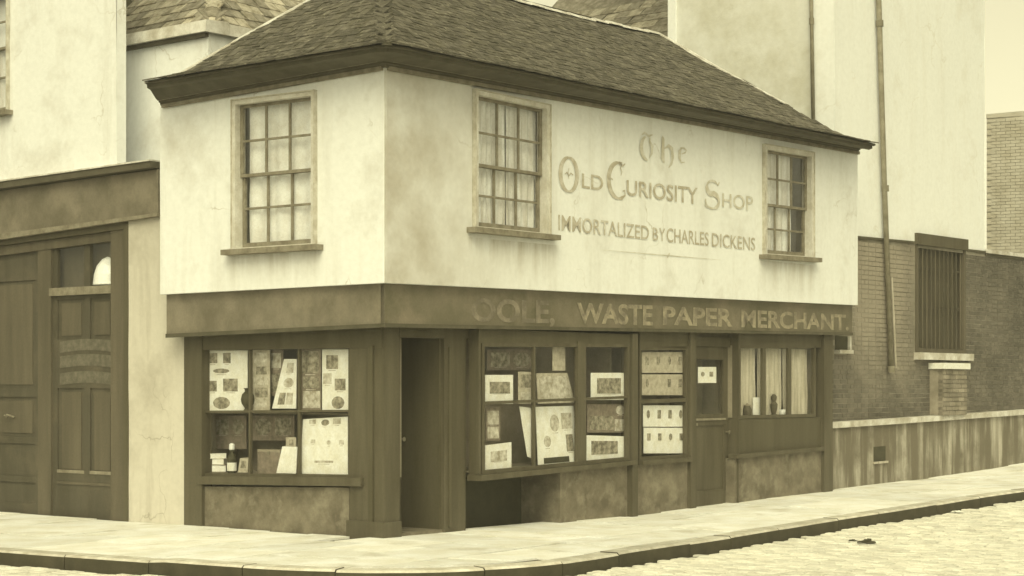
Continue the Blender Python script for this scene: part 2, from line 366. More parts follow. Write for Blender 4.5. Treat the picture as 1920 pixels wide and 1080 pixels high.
TXT = {k: text_shape(k, b) for k, b in (('LD', .012), ('URIOSITY', .012), ('HOP', .012), ('IMMORTALIZED', .007), ('B', .007), ('Y', .007), ('CHARLES', .007), ('DICKENS', .007),
                                        ('WASTE', .028), ('PAPER', .028), ('MERCHANT.', .028), ('OOLE,', .028))}

# ================================================================== GROUND
KPX = [(-420, 996), (-200, 1013), (0, 1031), (250, 1049), (480, 1062), (600, 1067), (720, 1069), (850, 1067), (1000, 1058), (1100, 1046), (1200, 1030), (1350, 1008), (1500, 984), (1700, 953), (1920, 919), (2150, 884), (2500, 832)]
kp = [gpix(*p) for p in KPX]
def smooth_path(pts, n=8):
    out = []
    for i in range(len(pts) - 1):
        p0, p1, p2, p3 = pts[max(0, i - 1)], pts[i], pts[i + 1], pts[min(len(pts) - 1, i + 2)]
        for k in range(n):
            t = k / n
            out.append(tuple(.5 * ((2 * p1[j]) + (-p0[j] + p2[j]) * t + (2 * p0[j] - 5 * p1[j] + 4 * p2[j] - p3[j]) * t * t + (-p0[j] + 3 * p1[j] - 3 * p2[j] + p3[j]) * t ** 3) for j in (0, 1)))
    return out + [pts[-1]]
kpath = smooth_path(kp)
def offset_path(path, d):                  # towards the building
    out = []
    for i, p in enumerate(path):
        a, b = path[max(0, i - 2)], path[min(len(path) - 1, i + 2)]
        dx, dy = b[0] - a[0], b[1] - a[1]; L = math.hypot(dx, dy)
        out.append((p[0] - dy / L * d, p[1] + dx / L * d))
    return out
# orientation test: the inner path must be nearer to the corner
if math.hypot(*offset_path(kpath, .2)[40]) > math.hypot(*kpath[40]): SGN = -1
else: SGN = 1
kin = offset_path(kpath, .21 * SGN)
def kerb_l(r):                             # inner kerb line on the right-hand street
    best = [(a, b) for a, b in zip(kin, kin[1:]) if min(a[0], b[0]) <= r <= max(a[0], b[0])]
    if best:
        a, b = best[-1]; k = (r - a[0]) / ((b[0] - a[0]) or 1); return lerp(a[1], b[1], k)
    return kin[-1][1] + (r - kin[-1][0]) * (kin[-1][1] - kin[-9][1]) / (kin[-1][0] - kin[-9][0])
def kerb_r(l):
    best = [(a, b) for a, b in zip(kin, kin[1:]) if min(a[1], b[1]) <= l <= max(a[1], b[1])]
    if best:
        a, b = best[0]; k = (l - a[1]) / ((b[1] - a[1]) or 1); return lerp(a[0], b[0], k)
    return kin[0][0]
ROADDROP = .135
def zroad(r, l): return zpave(r, l) - ROADDROP + .012 * mnoise.noise(Vector((r * .35, l * .35, 3.3)))
# the ground and road sheets
g = MB(); n = 40
for i in range(n + 1):
    for j in range(n + 1): g.v.append(Vector((lerp(-700, 700, i / n), lerp(-500, 900, j / n), -.75)))
for i in range(n):
    for j in range(n): g.f.append((i * (n + 1) + j, (i + 1) * (n + 1) + j, (i + 1) * (n + 1) + j + 1, i * (n + 1) + j + 1)); g.mi.append(0)
g.build('ground', 'road', None, loc=(0, 0, -.75), kind='structure', fixn=False)
g = MB(); rs = [-30 + i * .75 for i in range(121)]; ls = [-30 + i * .75 for i in range(81)]
for a in rs:
    for b in ls: g.v.append(W(a, b, zroad(a, b) - .03))
nl = len(ls)
for i in range(len(rs) - 1):
    for j in range(nl - 1): g.f.append((i * nl + j, (i + 1) * nl + j, (i + 1) * nl + j + 1, i * nl + j + 1)); g.mi.append(0)
road = g.build('road', 'road', None, loc=W(4, -6, -.2), kind='structure', fixn=False)
# setts
ko = offset_path(kpath, -.015 * SGN)
def inside_kerb(r, l):                     # on the pavement side of the kerb line
    best = min(range(1, len(kpath) - 1), key=lambda i: (kpath[i][0] - r) ** 2 + (kpath[i][1] - l) ** 2)
    a, b = kpath[best - 1], kpath[best + 1]
    cr = (b[0] - a[0]) * (l - a[1]) - (b[1] - a[1]) * (r - a[0])
    return cr * SGN > -.11 * math.hypot(b[0] - a[0], b[1] - a[1])
setts = []
rr = -9.0; row = 0
while rr < 24:
    ll = -11.0 + (row % 2) * .095
    while ll < 7.0:
        L = .18 + random.uniform(-.012, .012)
        c = W(rr, ll, 0)
        sx, sy = 960 + c.x / c.y * F, HOR + (EYE + .2) / c.y * F
        if -600 < sx < 2700 and sy < 1330 and c.y > 5 and not inside_kerb(rr, ll):
            z = zroad(rr, ll) + random.uniform(-.004, .004)
            ax = Vector((*dR, random.uniform(-.014, .014))).normalized(); ay = Vector((*dL, random.uniform(-.014, .014))).normalized()
            az = ax.cross(ay).normalized(); ay = az.cross(ax)
            setts.append(frame_m(W(rr, ll, z - .09), ax * random.uniform(.93, 1.04), ay * (L / .18), az))
        ll += L + .017
    rr += .122 + random.uniform(-.004, .004); row += 1
def in_view(mm):
    v = mm.to_translation(); x, y = 960 + v.x / v.y * F, HOR + (EYE - v.z) / v.y * F
    return -10 < x < 1930 and y < 1085
setts.sort(key=lambda mm: (not in_view(mm), camdist(mm)))
sm = MB()
a, b, h = .05, .088, .082
sm.add([(-a, -b, 0), (a, -b, 0), (a, b, 0), (-a, b, 0), (-a, -b, h), (a, -b, h), (a, b, h), (-a, b, h),
        (-a + .01, -b + .012, h + .007), (a - .01, -b + .012, h + .007), (a - .01, b - .012, h + .007), (-a + .01, b - .012, h + .007)],
       [(0, 1, 5, 4), (1, 2, 6, 5), (2, 3, 7, 6), (3, 0, 4, 7), (4, 5, 9, 8), (5, 6, 10, 9), (6, 7, 11, 10), (7, 4, 8, 11), (8, 9, 10, 11)])
pieces('paving_sett', sm, setts, 'sett', road, rest_name='paving_setts')
# kerb stones
kerb = MB()
for i in range(0, len(kpath) - 1):
    q = []
    for (p, dz) in ((kpath[i], -.05), (kpath[i + 1], -.05), (kin[i + 1], -.05), (kin[i], -.05)): q.append(W(p[0], p[1], zpave(*p) + dz))
    kerb.box8([v + Vector((0, 0, -.25)) for v in q] + q)
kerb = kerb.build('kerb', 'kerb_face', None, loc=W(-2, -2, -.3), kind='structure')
acc = 0; start = 0; seg = 1.15
for i in range(1, len(kpath)):
    acc += math.hypot(kpath[i][0] - kpath[i - 1][0], kpath[i][1] - kpath[i - 1][1])
    if acc >= seg or i == len(kpath) - 1:
        idx = list(range(start, i + 1)); mb = MB(); lift = random.uniform(-.006, .006)
        ringv = []
        for n_, k in enumerate(idx):
            e = 0.0
            p, q = ko[k], kin[k]
            if n_ in (0, len(idx) - 1):    # joint
                k2 = idx[1] if n_ == 0 else idx[-2]; d = math.hypot(kpath[k2][0] - kpath[k][0], kpath[k2][1] - kpath[k][1]); e = .006 / d
                p = (lerp(p[0], ko[k2][0], e), lerp(p[1], ko[k2][1], e)); q = (lerp(q[0], kin[k2][0], e), lerp(q[1], kin[k2][1], e))
            zt = zpave(*p) + lift; zq = zpave(*q) + lift
            pin = (lerp(p[0], q[0], .1), lerp(p[1], q[1], .1))
            ringv.append([W(p[0], p[1], zt - .28), W(p[0], p[1], zt - .022), W(pin[0], pin[1], zt), W(q[0], q[1], zq), W(q[0], q[1], zq - .28)])
        for r_ in ringv: mb.v += r_
        for j in range(len(ringv) - 1):
            for k in range(5):
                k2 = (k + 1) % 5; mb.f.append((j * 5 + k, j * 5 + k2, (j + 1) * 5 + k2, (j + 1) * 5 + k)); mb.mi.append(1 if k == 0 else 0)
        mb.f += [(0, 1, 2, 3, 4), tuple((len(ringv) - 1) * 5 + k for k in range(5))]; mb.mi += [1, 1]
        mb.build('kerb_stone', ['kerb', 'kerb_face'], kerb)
        acc = 0; start = i; seg = random.uniform(.9, 1.5)
# pavement sheet and flagstones
pave = MB(); flags = []
def cell(c):                               # c = four (r, l)
    pave.box8([W(r, l, zpave(r, l) - .25) for r, l in c] + [W(r, l, zpave(r, l) - .018) for r, l in c])
    flags.append(c)
def strip(ends_a, ends_b, fr):
    for f0, f1 in zip(fr, fr[1:]):
        A = lambda f: (lerp(ends_a[0][0], ends_a[1][0], f), lerp(ends_a[0][1], ends_a[1][1], f))
        B = lambda f: (lerp(ends_b[0][0], ends_b[1][0], f), lerp(ends_b[0][1], ends_b[1][1], f))
        cell([A(f0), A(f1), B(f1), B(f0)])
r = -.3
while r < 25:
    r2 = r + random.uniform(.62, .95)
    fr = random.choice([(0, .38, .72, 1), (0, .5, 1), (0, .3, .66, 1), (0, .42, 1)])
    strip(((r, .5), (r, kerb_l(r) + .012)), ((r2, .5), (r2, kerb_l(r2) + .012)), fr); r = r2
l = -2.62
lims = min(p[1] for p in kin) + .16
l = lims
while l < 9:
    l2 = l + random.uniform(.6, .9)
    fr = random.choice([(0, .36, .7, 1), (0, .5, 1), (0, .33, .66, 1)])
    e0, e1 = -.3, -.3
    if l > .2: e0 = e1 = .3
    strip(((e0, l), (kerb_r(l) + .012, l)), ((e1, l2), (kerb_r(l2) + .012, l2)), fr); l = l2
pavement = pave.build('pavement', 'joint', None, loc=W(-1.4, -1.4, -.3), kind='structure')
for c in flags:
    cx = sum(p[0] for p in c) / 4; cy = sum(p[1] for p in c) / 4; lift = random.uniform(-.007, .007); tx, ty = random.uniform(-.006, .006), random.uniform(-.004, .004)
    top = []
    for (r, l) in c:
        L = math.hypot(r - cx, l - cy); k = 1 - .012 / max(L, .05)
        r, l = lerp(cx, r, k), lerp(cy, l, k); top.append((r, l, zpave(r, l) + lift + tx * (r - cx) + ty * (l - cy)))
    MB().box8([W(r, l, z - .06) for r, l, z in top] + [W(r, l, z) for r, l, z in top]).build('flagstone', 'flag', pavement)

# ================================================================== THE CORNER SHOP
SW, SD = 10.54, 3.78                       # length along the right-hand street, depth along the left-hand one
ZB_R = [(0, 2.782), (10.54, 2.890)]; ZB_L = [(0, 2.782), (3.78, 2.771)]
EAVE = 5.30
shop = thing('corner_shop', W(2.5, 1.5, -.05), 'old two-storey corner shop with limewashed jettied upper floor and hipped tile roof', 'shop')

def wall_grid(side, off, t0, t1, zb, zt, openings, step=.16, relief=.007):
    """plaster sheet with window openings (t0, t1, zb0, zb1, zt0, zt1), slightly uneven"""
    ts = {t0, t1}
    for o in openings: ts |= {o[0], o[1]}
    cuts = sorted(ts); tl = []
    for a, b in zip(cuts, cuts[1:]):
        k = max(1, int((b - a) / step)); tl += [lerp(a, b, i / k) for i in range(k)]
    tl.append(cuts[-1]); mb = MB()
    def pt(t, z): return P(side, t, off + relief * mnoise.noise(Vector((t * .9, z * .9, 5 if side == 'R' else 9))) + relief * .35 * mnoise.noise(Vector((t * 4, z * 4, 2))), z)
    for a, b in zip(tl, tl[1:]):
        mid = (a + b) / 2; spans = [((zb(a), zb(b)), (zt(a), zt(b)))]
        for o in openings:
            if o[0] < mid < o[1]:
                f = lambda x, i: lerp(o[i], o[i + 1], (x - o[0]) / (o[1] - o[0]))
                spans = [((zb(a), zb(b)), (f(a, 2), f(b, 2))), ((f(a, 4), f(b, 4)), (zt(a), zt(b)))]
        for lo, hi in spans:
            k = max(1, int((hi[0] - lo[0]) / step))
            for i in range(k):
                za0, zb0, za1, zb1 = lerp(lo[0], hi[0], i / k), lerp(lo[1], hi[1], i / k), lerp(lo[0], hi[0], (i + 1) / k), lerp(lo[1], hi[1], (i + 1) / k)
                mb.add([pt(a, za0), pt(b, zb0), pt(b, zb1), pt(a, za1)], [(0, 1, 2, 3)])
    return mb
def opening(q): return (q[0][0], q[1][0], q[0][1], q[1][1], q[3][1], q[2][1]) if q[0][0] < q[1][0] else (q[1][0], q[0][0], q[1][1], q[0][1], q[2][1], q[3][1])
Q1 = quad('R', 0, 892, 1021, 178, 205, 437, 424)
Q2 = quad('R', 0, 1434, 1517, 280, 294, 481, 475)
Q3 = quad('L', 0, 446, 588, 197, 180, 456, 465)
def vert(q):                               # make the jambs plumb
    a = (q[0][0] + q[3][0]) / 2; b = (q[1][0] + q[2][0]) / 2
    return [(a, q[0][1]), (b, q[1][1]), (b, q[2][1]), (a, q[3][1])]
Q1, Q2, Q3 = vert(Q1), vert(Q2), vert(Q3)
wallR = wall_grid('R', 0, 0, SW, lambda t: pl(ZB_R, t), lambda t: 5.27, [opening(Q1), opening(Q2)])
wallR.add(*(lambda m: (m.v, m.f))(wall_grid('L', 0, 0, SD, lambda t: pl(ZB_L, t), lambda t: 5.27, [opening(Q3)])))
# underside lip, far end and back of the upper storey
for side, tab, t1 in (('R', ZB_R, SW), ('L', ZB_L, SD)):
    wallR.add([P(side, 0 if side == 'R' else 0, .0, pl(tab, 0)), P(side, t1, 0, pl(tab, t1)), P(side, t1, -.14, pl(tab, t1)), P(side, .14, -.14, pl(tab, 0))], [(0, 1, 2, 3)])
wallR.add([W(SW, 0, 2.89), W(SW, SD, 2.89), W(SW, SD, 5.27), W(SW, 0, 5.27)], [(0, 1, 2, 3)])
wallR.add([W(0, SD, 2.77), W(SW, SD, 2.77), W(SW, SD, 5.27), W(0, SD, 5.27)], [(0, 1, 2, 3)])
wallR.add([W(.6, SD, -.2), W(SW, SD, -.2), W(SW, SD, 2.77), W(.6, SD, 2.77)], [(0, 1, 2, 3)])
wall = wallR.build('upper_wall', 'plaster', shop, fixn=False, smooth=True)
# corner arris softened by a thin rounded fillet
cf = MB(); n = 5
rings = []
for z in (2.785, 3.4, 4.0, 4.6, 5.2):
    rings.append([W(.03 - .033 * math.cos(a) , .03 - .033 * math.sin(a), z) for a in [math.pi / 2 * k / n for k in range(n + 1)]])
for j in range(4):
    for k in range(n): cf.add([rings[j][k], rings[j][k + 1], rings[j + 1][k + 1], rings[j + 1][k]], [(0, 1, 2, 3)])
cf.build('corner_arris', 'plaster', shop, smooth=True, fixn=False)

def sash_window(parent, side, q, vs, label, arch=.05, sill=(.16, .16), room=1.0, front=0.0):
    """vs: v of lower bar, meeting rail, upper bar (0 bottom)"""
    wdt = abs(q[1][0] - q[0][0]); h = q[3][1] - q[0][1]; du = 1 / wdt; dv = 1 / h
    a = arch; B = lambda u0, v0, u1, v1: subq(q, u0, v0, u1, v1)
    fr = MB()
    fr.qb(side, B(-a * du, -.02 * dv, 0, 1 + a * dv), front + .045, front - .12); fr.qb(side, B(1, -.02 * dv, 1 + a * du, 1 + a * dv), front + .045, front - .12)
    fr.qb(side, B(0, 1, 1, 1 + a * dv), front + .043, front - .12); fr.qb(side, B(0, -.04 * dv, 1, 0), front + .02, front - .12)
    win = fr.build('window', 'trim', parent, label=label)
    m_ = .013                              # raised strip added round the architrave, toned to draw its shadow outline
    MB().qb(side, B(-(a + m_) * du, -.02 * dv, -a * du, 1 + (a + m_) * dv), front + .062, front).build('architrave_shade_line', 'trim_outline', win)
    MB().qb(side, B(1 + a * du, -.02 * dv, 1 + (a + m_) * du, 1 + (a + m_) * dv), front + .062, front).build('architrave_shade_line', 'trim_outline', win)
    MB().qb(side, B(-a * du, 1 + a * dv, 1 + a * du, 1 + (a + m_) * dv), front + .06, front).build('architrave_shade_line', 'trim_outline', win)
    MB().qb(side, B(-sill[0] * du, -.085 * dv, 1 + sill[1] * du, -.022 * dv), front + .13, front - .11).build('sill', 'sash', win)
    st = .042
    for (v0, v1, of, mids, vb) in ((vs[1], 1.0, -.035, (1 / 3, 2 / 3), vs[2]), (0.0, vs[1], -.072, (.325, .665), vs[0])):
        s = MB(); top = v1 == 1.0; of += front
        vv0 = v0 - (.018 * dv if top else 0); vv1 = v1 + (0 if top else .018 * dv)
        s.qb(side, B(.002, vv0, st * du, vv1), of, of - .036); s.qb(side, B(1 - st * du, vv0, .998, vv1), of, of - .036)
        s.qb(side, B(st * du, vv1 - .036 * dv, 1 - st * du, vv1), of - .001, of - .035)
        s.qb(side, B(st * du, vv0, 1 - st * du, vv0 + (.036 if top else .06) * dv), of - .001, of - .035)
        s.build('sash', 'sash', win)
        us = [st * du] + [st * du + (1 - 2 * st * du) * m for m in mids] + [1 - st * du]; rows = [vv0 + (.036 if top else .06) * dv, vb, vv1 - .036 * dv]
        bw_ = .013
        for u in us[1:3]: MB().qb(side, B(u - bw_ * du, rows[0], u + bw_ * du, rows[2]), of - .004, of - .03).build('glazing_bar', 'sash', win)
        for i in range(3):
            MB().qb(side, B(us[i] + (bw_ * du if i else 0), vb - bw_ * dv, us[i + 1] - (bw_ * du if i < 2 else 0), vb + bw_ * dv), of - .005, of - .029).build('glazing_bar', 'sash', win)
        for i in range(3):
            for j in range(2):
                pq = B(us[i], rows[j], us[i + 1], rows[j + 1])
                tilt = random.uniform(-.002, .002)
                vsq = [P(side, t, of - .016 + (tilt if k in (0, 3) else -tilt), z) for k, (t, z) in enumerate(pq)]
                MB().add(vsq, [(0, 1, 2, 3)]).build('pane', 'glass', win, fixn=False)
    # room behind
    rm = MB(); big = B(-.3, -.12, 1.3, 1.12)
    f = [P(side, t, front - .13, z) for t, z in big]; bk = [P(side, t, front - room, z) for t, z in big]
    rm.add(f + bk, [(4, 5, 6, 7), (0, 4, 5, 1), (1, 5, 6, 2), (2, 6, 7, 3), (3, 7, 4, 0)])
    rm.build('room_lining', 'interior', win)
    return win
def curtain(side, q, off, u0, u1, v0, v1, folds, amp, m, label, name='net_curtain', gather=None, group=None):
    n = max(24, folds * 8); rows = 7; mb = MB(); ph = [random.uniform(-.8, .8) for _ in range(folds + 2)]
    for j in range(rows + 1):
        v = j / rows
        for i in range(n + 1):
            u = i / n; x = u * folds
            wob = math.sin(2 * math.pi * x + ph[int(x)] * .8) * amp * (1 - .25 * v) + amp * .5 * mnoise.noise(Vector((u * 9, v * 2.2, len(label))))
            uu = lerp(u0, u1, u) + .012 * mnoise.noise(Vector((u * 5, v * 3, 1.5)))
            if gather: uu = lerp(uu, gather[0], gather[1] * (1 - v) ** 1.5)
            t, z = bil(q, uu, lerp(v0, v1, v)); mb.v.append(P(side, t, off + wob, z))
    for j in range(rows):
        for i in range(n): mb.f.append((j * (n + 1) + i, j * (n + 1) + i + 1, (j + 1) * (n + 1) + i + 1, (j + 1) * (n + 1) + i)); mb.mi.append(0)
    return mb.build(name, m, None, smooth=True, fixn=False, label=label, cat='curtain', group=group)
win1 = sash_window(shop, 'R', Q1, (.245, .475, .725), None)
win2 = sash_window(shop, 'R', Q2, (.245, .475, .73), None, arch=.06)
win3 = sash_window(shop, 'L', Q3, (.275, .505, .745), None)
curtain('R', Q1, -.145, .0, .55, 0, 1, 7, .022, 'curtain', 'gathered net curtain in the left half of the upper window beside the painted lettering')
curtain('R', Q1, -.145, .56, 1.02, 0, 1, 5, .02, 'curtain', 'greyish net curtain in the right half of the upper window beside the painted lettering')
curtain('R', Q2, -.145, .0, .76, 0, 1, 6, .018, 'curtain', 'pale curtain in the far right upper window, leaving a dark gap at its side')
curtain('L', Q3, -.14, .04, 1.0, 0, 1, 5, .012, 'curtain_plain', 'bright net curtain filling the upper window of the narrow left-hand front')

# ---- painted lettering on the wall
LO = .009
def txt(name, side, off, body, m, parent, x0, x1, ytl, ytr, ybr, ybl, shapes=None, label=None):
    q = quad(side, off, x0, x1, ytl, ytr, ybr, ybl); mb = MB()
    letter_shapes(q, side, off, shapes or [TXT[body]], mb)
    return mb.build(name, m, parent, fixn=False, label=label)
wl1 = 'letter'; wl2 = 'letter2'
O_ = [stroke(arc(.5, .5, .42, .47, 90, 450, 40), [.05 + .15 * abs(math.cos(math.radians(a * 9 + 90))) for a in range(41)]),
      stroke([(.3, .5), (.4, .56), (.5, .46), (.6, .55), (.72, .5)], .035), stroke([(.5, .68), (.46, .55), (.5, .38)], .03)]
C_ = [stroke(arc(.62, .5, .55, .47, 70, 292, 30), [.05 + .17 * abs(math.cos(math.radians(70 + 222 * i / 30))) for i in range(31)]),
      stroke([(.62, .97), (.85, .9), (.98, .97)], [.09, .06, .03]), stroke([(.8, .93), (.72, .84), (.8, .74), (.74, .64)], [.04, .07, .05, .02]),
      stroke([(.82, .06), (.98, .14), (.96, .26), (.84, .24)], [.08, .06, .05, .03]), stroke([(.05, .5), (.2, .53), (.3, .5)], .04)]
S_ = [stroke(arc(.5, .74, .36, .23, 20, 250, 16) + arc(.48, .28, .42, .26, 80, -190, 18), [.05] * 3 + [.09] * 8 + [.2] * 10 + [.14] * 6 + [.07] * 9),
      stroke([(.1, .2), (.02, .1), (.2, .02)], .05), stroke([(.84, .82), (.92, .95)], .05)]
T_ = [stroke(arc(.62, .45, .52, .45, 115, 262, 18), [.06 + .2 * math.sin(math.pi * i / 18) for i in range(19)]),
      stroke([(.12, .9), (.35, 1.0), (.62, .9), (.92, .98)], [.04, .1, .1, .03]), stroke([(.72, .86), (.7, .7), (.88, .55), (.84, .3), (.7, .12)], [.06, .13, .2, .16, .03])]
H_ = [stroke([(.16, 1.0), (.2, .9), (.18, .2), (.3, .1)], [.05, .2, .24, .05]), stroke([(.3, .58), (.6, .7), (.84, .6), (.88, .35), (.8, .12), (.6, -.05)], [.05, .12, .22, .22, .14, .03])]
E_ = [stroke([(.72, .1), (.36, .02), (.2, .3), (.22, .75), (.4, .95)], [.04, .12, .24, .24, .06]), stroke([(.25, .95), (.6, 1.0), (.85, .88), (.75, .72), (.4, .58)], [.06, .14, .12, .1, .04])]
txt('lettering', 'R', LO, None, wl1, wall, 1200, 1226, 247, 252, 303, 298, [s for s in T_], 'blackletter word The in faded paint')
txt('lettering', 'R', LO, None, wl1, wall, 1238, 1264, 254, 258, 314, 309, H_)
txt('lettering', 'R', LO, None, wl1, wall, 1270, 1290, 275, 279, 308, 304, E_)
txt('lettering', 'R', LO, None, wl2, wall, 1048, 1085, 291, 296, 363, 359, O_, 'large ornate painted capital')
txt('lettering', 'R', LO, 'LD', wl2, wall, 1091, 1131, 325, 330, 358, 352)
txt('lettering', 'R', LO, None, wl2, wall, 1139, 1173, 300, 305, 376, 371, C_, 'large ornate painted capital')
txt('lettering', 'R', LO, 'URIOSITY', wl2, wall, 1175, 1308, 337, 352, 384, 366)
txt('lettering', 'R', LO, None, wl1, wall, 1321, 1351, 336, 339, 394, 390, S_, 'large ornate painted capital')
txt('lettering', 'R', LO, 'HOP', wl1, wall, 1354, 1412, 362, 368, 396, 388)
txt('lettering', 'R', LO, 'IMMORTALIZED', wl2, wall, 1047, 1217, 402, 424, 450, 432, None, 'second painted line, in condensed capitals')
txt('lettering', 'R', LO, 'B', wl2, wall, 1224, 1234, 426, 427.5, 451.5, 450)
txt('lettering', 'R', LO, 'Y', wl2, wall, 1236, 1247, 427.5, 429, 453, 451.5)
txt('lettering', 'R', LO, 'CHARLES', wl2, wall, 1250, 1329, 427, 436, 461, 454)
txt('lettering', 'R', LO, 'DICKENS', wl2, wall, 1335, 1416, 436.5, 446, 470, 462)
txt('painted_rule', 'R', LO, None, wl1, wall, 1128, 1351, 466, 485, 490, 471, [stroke([(0, .5), (.5, .5), (1, .5)], [.1, .35, .1]), stroke([(.53, -.6), (.54, .5), (.55, 1.6)], [.002, .022, .002])])

# ---- fascia boards
FO = -.085
fR = quad('R', FO, 722, 1606, 536, 573, 628, 612); fL = quad('L', FO, 303, 722, 553, 536, 612, 632)
fR[0] = (.085, fR[0][1]); fR[3] = (.085, 2.80); fR[2] = (SW - .02, 2.905); fR[1] = (SW - .02, fR[1][1])
fL = [(.0865, fR[0][1]), (SD - .02, fL[0][1]), (SD - .02, 2.785), (.0865, 2.80)]
fasR = MB().qb('R', fR, FO, FO - .06).build('fascia_board', 'fascia_shaded', shop, label='fascia board lettered in worn capitals')
fasL = MB().qb('L', fL, FO, FO - .06).build('fascia_board', 'fascia', shop, label='plain worn fascia board of the narrow front')
for side, q, fas in (('R', fR, fasR), ('L', fL, fasL)):
    MB().qb(side, subq(q, -.002 if side == 'R' else -.005, -.02, 1.0, .07), FO + .018, FO).build('fascia_moulding', 'cornice', fas)
txt('lettering', 'R', FO + .006, 'WASTE', 'sign', fasR, 1082, 1224, 567, 572, 611, 606)
txt('lettering', 'R', FO + .006, 'PAPER', 'sign', fasR, 1243, 1374, 574, 579, 613, 609)
txt('lettering', 'R', FO + .006, 'MERCHANT.', 'sign', fasR, 1390, 1592, 580, 590, 620, 614)
txt('lettering', 'R', FO + .006, 'OOLE,', 'sign_faded', fasR, 884, 1040, 558, 564, 605, 601)
# soffit of the jetty
sf = MB()
zs = lambda r: lerp(2.28, 2.42, max(0, r) / SW)
sf.box8([W(.1, .1, 2.31), W(SW - .02, .1, 2.44), W(SW - .02, 1.6, 2.44), W(.1, 1.6, 2.31), W(.1, .1, 2.36), W(SW - .02, .1, 2.49), W(SW - .02, 1.6, 2.49), W(.1, 1.6, 2.36)])
sf.box8([W(.1, 1.6, 2.305), W(1.5, 1.6, 2.315), W(1.5, SD, 2.315), W(.1, SD, 2.27), W(.1, 1.6, 2.355), W(1.5, 1.6, 2.365), W(1.5, SD, 2.365), W(.1, SD, 2.32)])
sf.build('jetty_soffit', 'dark', shop)

# ---- cornice
zbot = {'R': [(0, 5.145), (SW, 5.225)], 'L': [(0, 5.145), (SD, 5.075)]}
ztop = lambda z: EAVE - .012
prof = lambda zb: [(-.02, zb), (.035, zb), (.05, zb + .028), (.085, zb + .032), (.085, zb + .048), (.15, zb + .058), (.30, EAVE - .075), (.385, EAVE - .066), (.385, EAVE - .028), (.43, EAVE - .02), (.43, EAVE + .0), (-.02, EAVE + .0)]
cmb = MB(); sect = []
RE, LE = 10.28, 3.55                       # eave ends
for k in range(9): t = lerp(LE, .4, k / 8); sect.append([P('L', t + (0.2 if k == 0 else 0) * (1 - o / .41), o, z) for o, z in prof(pl(zbot['L'], t))])
for k in range(7):                         # rounded corner
    a = math.radians(90 * k / 6); zb = 5.145
    pts = []
    for o, z in prof(zb):
        rad = .28; c0 = .28
        ox = -min(1, 1.25 * math.cos(a)); oy = -min(1, 1.25 * math.sin(a))
        rr_ = max(0.02, o + .03)
        pts.append(W(.03 + ox * rr_ if o > .05 else min(.02, ox * o), .03 + oy * rr_ if o > .05 else min(.02, oy * o), z))
    sect.append(pts)
for k in range(17): t = lerp(.4, RE, k / 16); sect.append([P('R', t + (0.24 if k == 16 else 0) * (1 - o / .41), o, z) for o, z in prof(pl(zbot['R'], t))])
np_ = len(sect[0]); cmb.v = [v for s_ in sect for v in s_]
for i in range(len(sect) - 1):
    for k in range(np_): k2 = (k + 1) % np_; cmb.f.append((i * np_ + k, i * np_ + k2, (i + 1) * np_ + k2, (i + 1) * np_ + k)); cmb.mi.append(0)
cmb.f += [tuple(range(np_)), tuple((len(sect) - 1) * np_ + k for k in range(np_))]; cmb.mi += [0, 0]
crn = cmb.build('cornice', 'cornice', shop)
for side, t0, t1 in (('L', .02, 3.7), ('R', .02, SW - .02)):
    z0_, z1_ = pl(zbot[side], t0), pl(zbot[side], t1)
    MB().qb(side, [(t0, z0_ - .03), (t1, z1_ - .03), (t1, z1_ + .012), (t0, z0_ + .012)], .05, .008).build('bed_moulding', 'sash', crn)
    MB().qb(side, [(t0 + .0, z0_ + .05), (t1, z1_ + .05), (t1, z1_ + .064), (t0, z0_ + .064)], .112, .07).build('bed_moulding', 'sash', crn)

# ---- roof
OV = .45; APEX = (1.9, 1.9); DMAX = 2.35
def hgt(d): return .28 * d if d < .4 else .112 + .76 * (d - .4)
def sag(r, d): return -.06 * math.sin(math.pi * min(1, max(0, (r + .45) / 10.7))) * min(1, d / 1.2) + .028 * mnoise.noise(Vector((r * .7, d * 1.3, 4))) * min(1, .25 + d)
def roofR(r, d): return W(r, -OV + d, EAVE + hgt(d) + sag(r, d))
def roofL(l, d): return W(-OV + d, l, EAVE + hgt(d) + .022 * mnoise.noise(Vector((l * .9, d * 1.3, 8))) * min(1, .25 + d))
LK = (3.55 - APEX[1]) / DMAX
bed = MB(); ds = [0, .2, .4, .8, 1.2, 1.6, 2.0, 2.35]
for a, b in zip(ds, ds[1:]):
    n = 14
    ra = [lerp(-OV + a, RE - a, i / n) for i in range(n + 1)]; rb_ = [lerp(-OV + b, RE - b, i / n) for i in range(n + 1)]
    for i in range(n): bed.add([roofR(ra[i], a), roofR(ra[i + 1], a), roofR(rb_[i + 1], b), roofR(rb_[i], b)], [(0, 1, 2, 3)])
    n = 6
    la = [lerp(-OV + a, LE - a * LK, i / n) for i in range(n + 1)]; lb = [lerp(-OV + b, LE - b * LK, i / n) for i in range(n + 1)]
    for i in range(n): bed.add([roofL(la[i], a), roofL(la[i + 1], a), roofL(lb[i + 1], b), roofL(lb[i], b)], [(0, 1, 2, 3)])
zr = EAVE + hgt(DMAX)
dd_ = (.0, .4, 1.0, 1.7, 2.35)
bed.add([W(1.9, 1.9, zr), W(RE - DMAX, 1.9, zr), W(RE - .5, 4.2, EAVE - .3), W(1.6, 4.2, EAVE - .3)], [(0, 1, 2, 3)])
for a, b in zip(dd_, dd_[1:]):
    bed.add([roofL(LE - a * LK, a), roofL(LE - b * LK, b), W(1.6, 4.2, EAVE - .3)], [(0, 1, 2)])
    bed.add([roofR(RE - a, a), roofR(RE - b, b), W(RE - .5, 4.2, EAVE - .3)], [(0, 1, 2)])
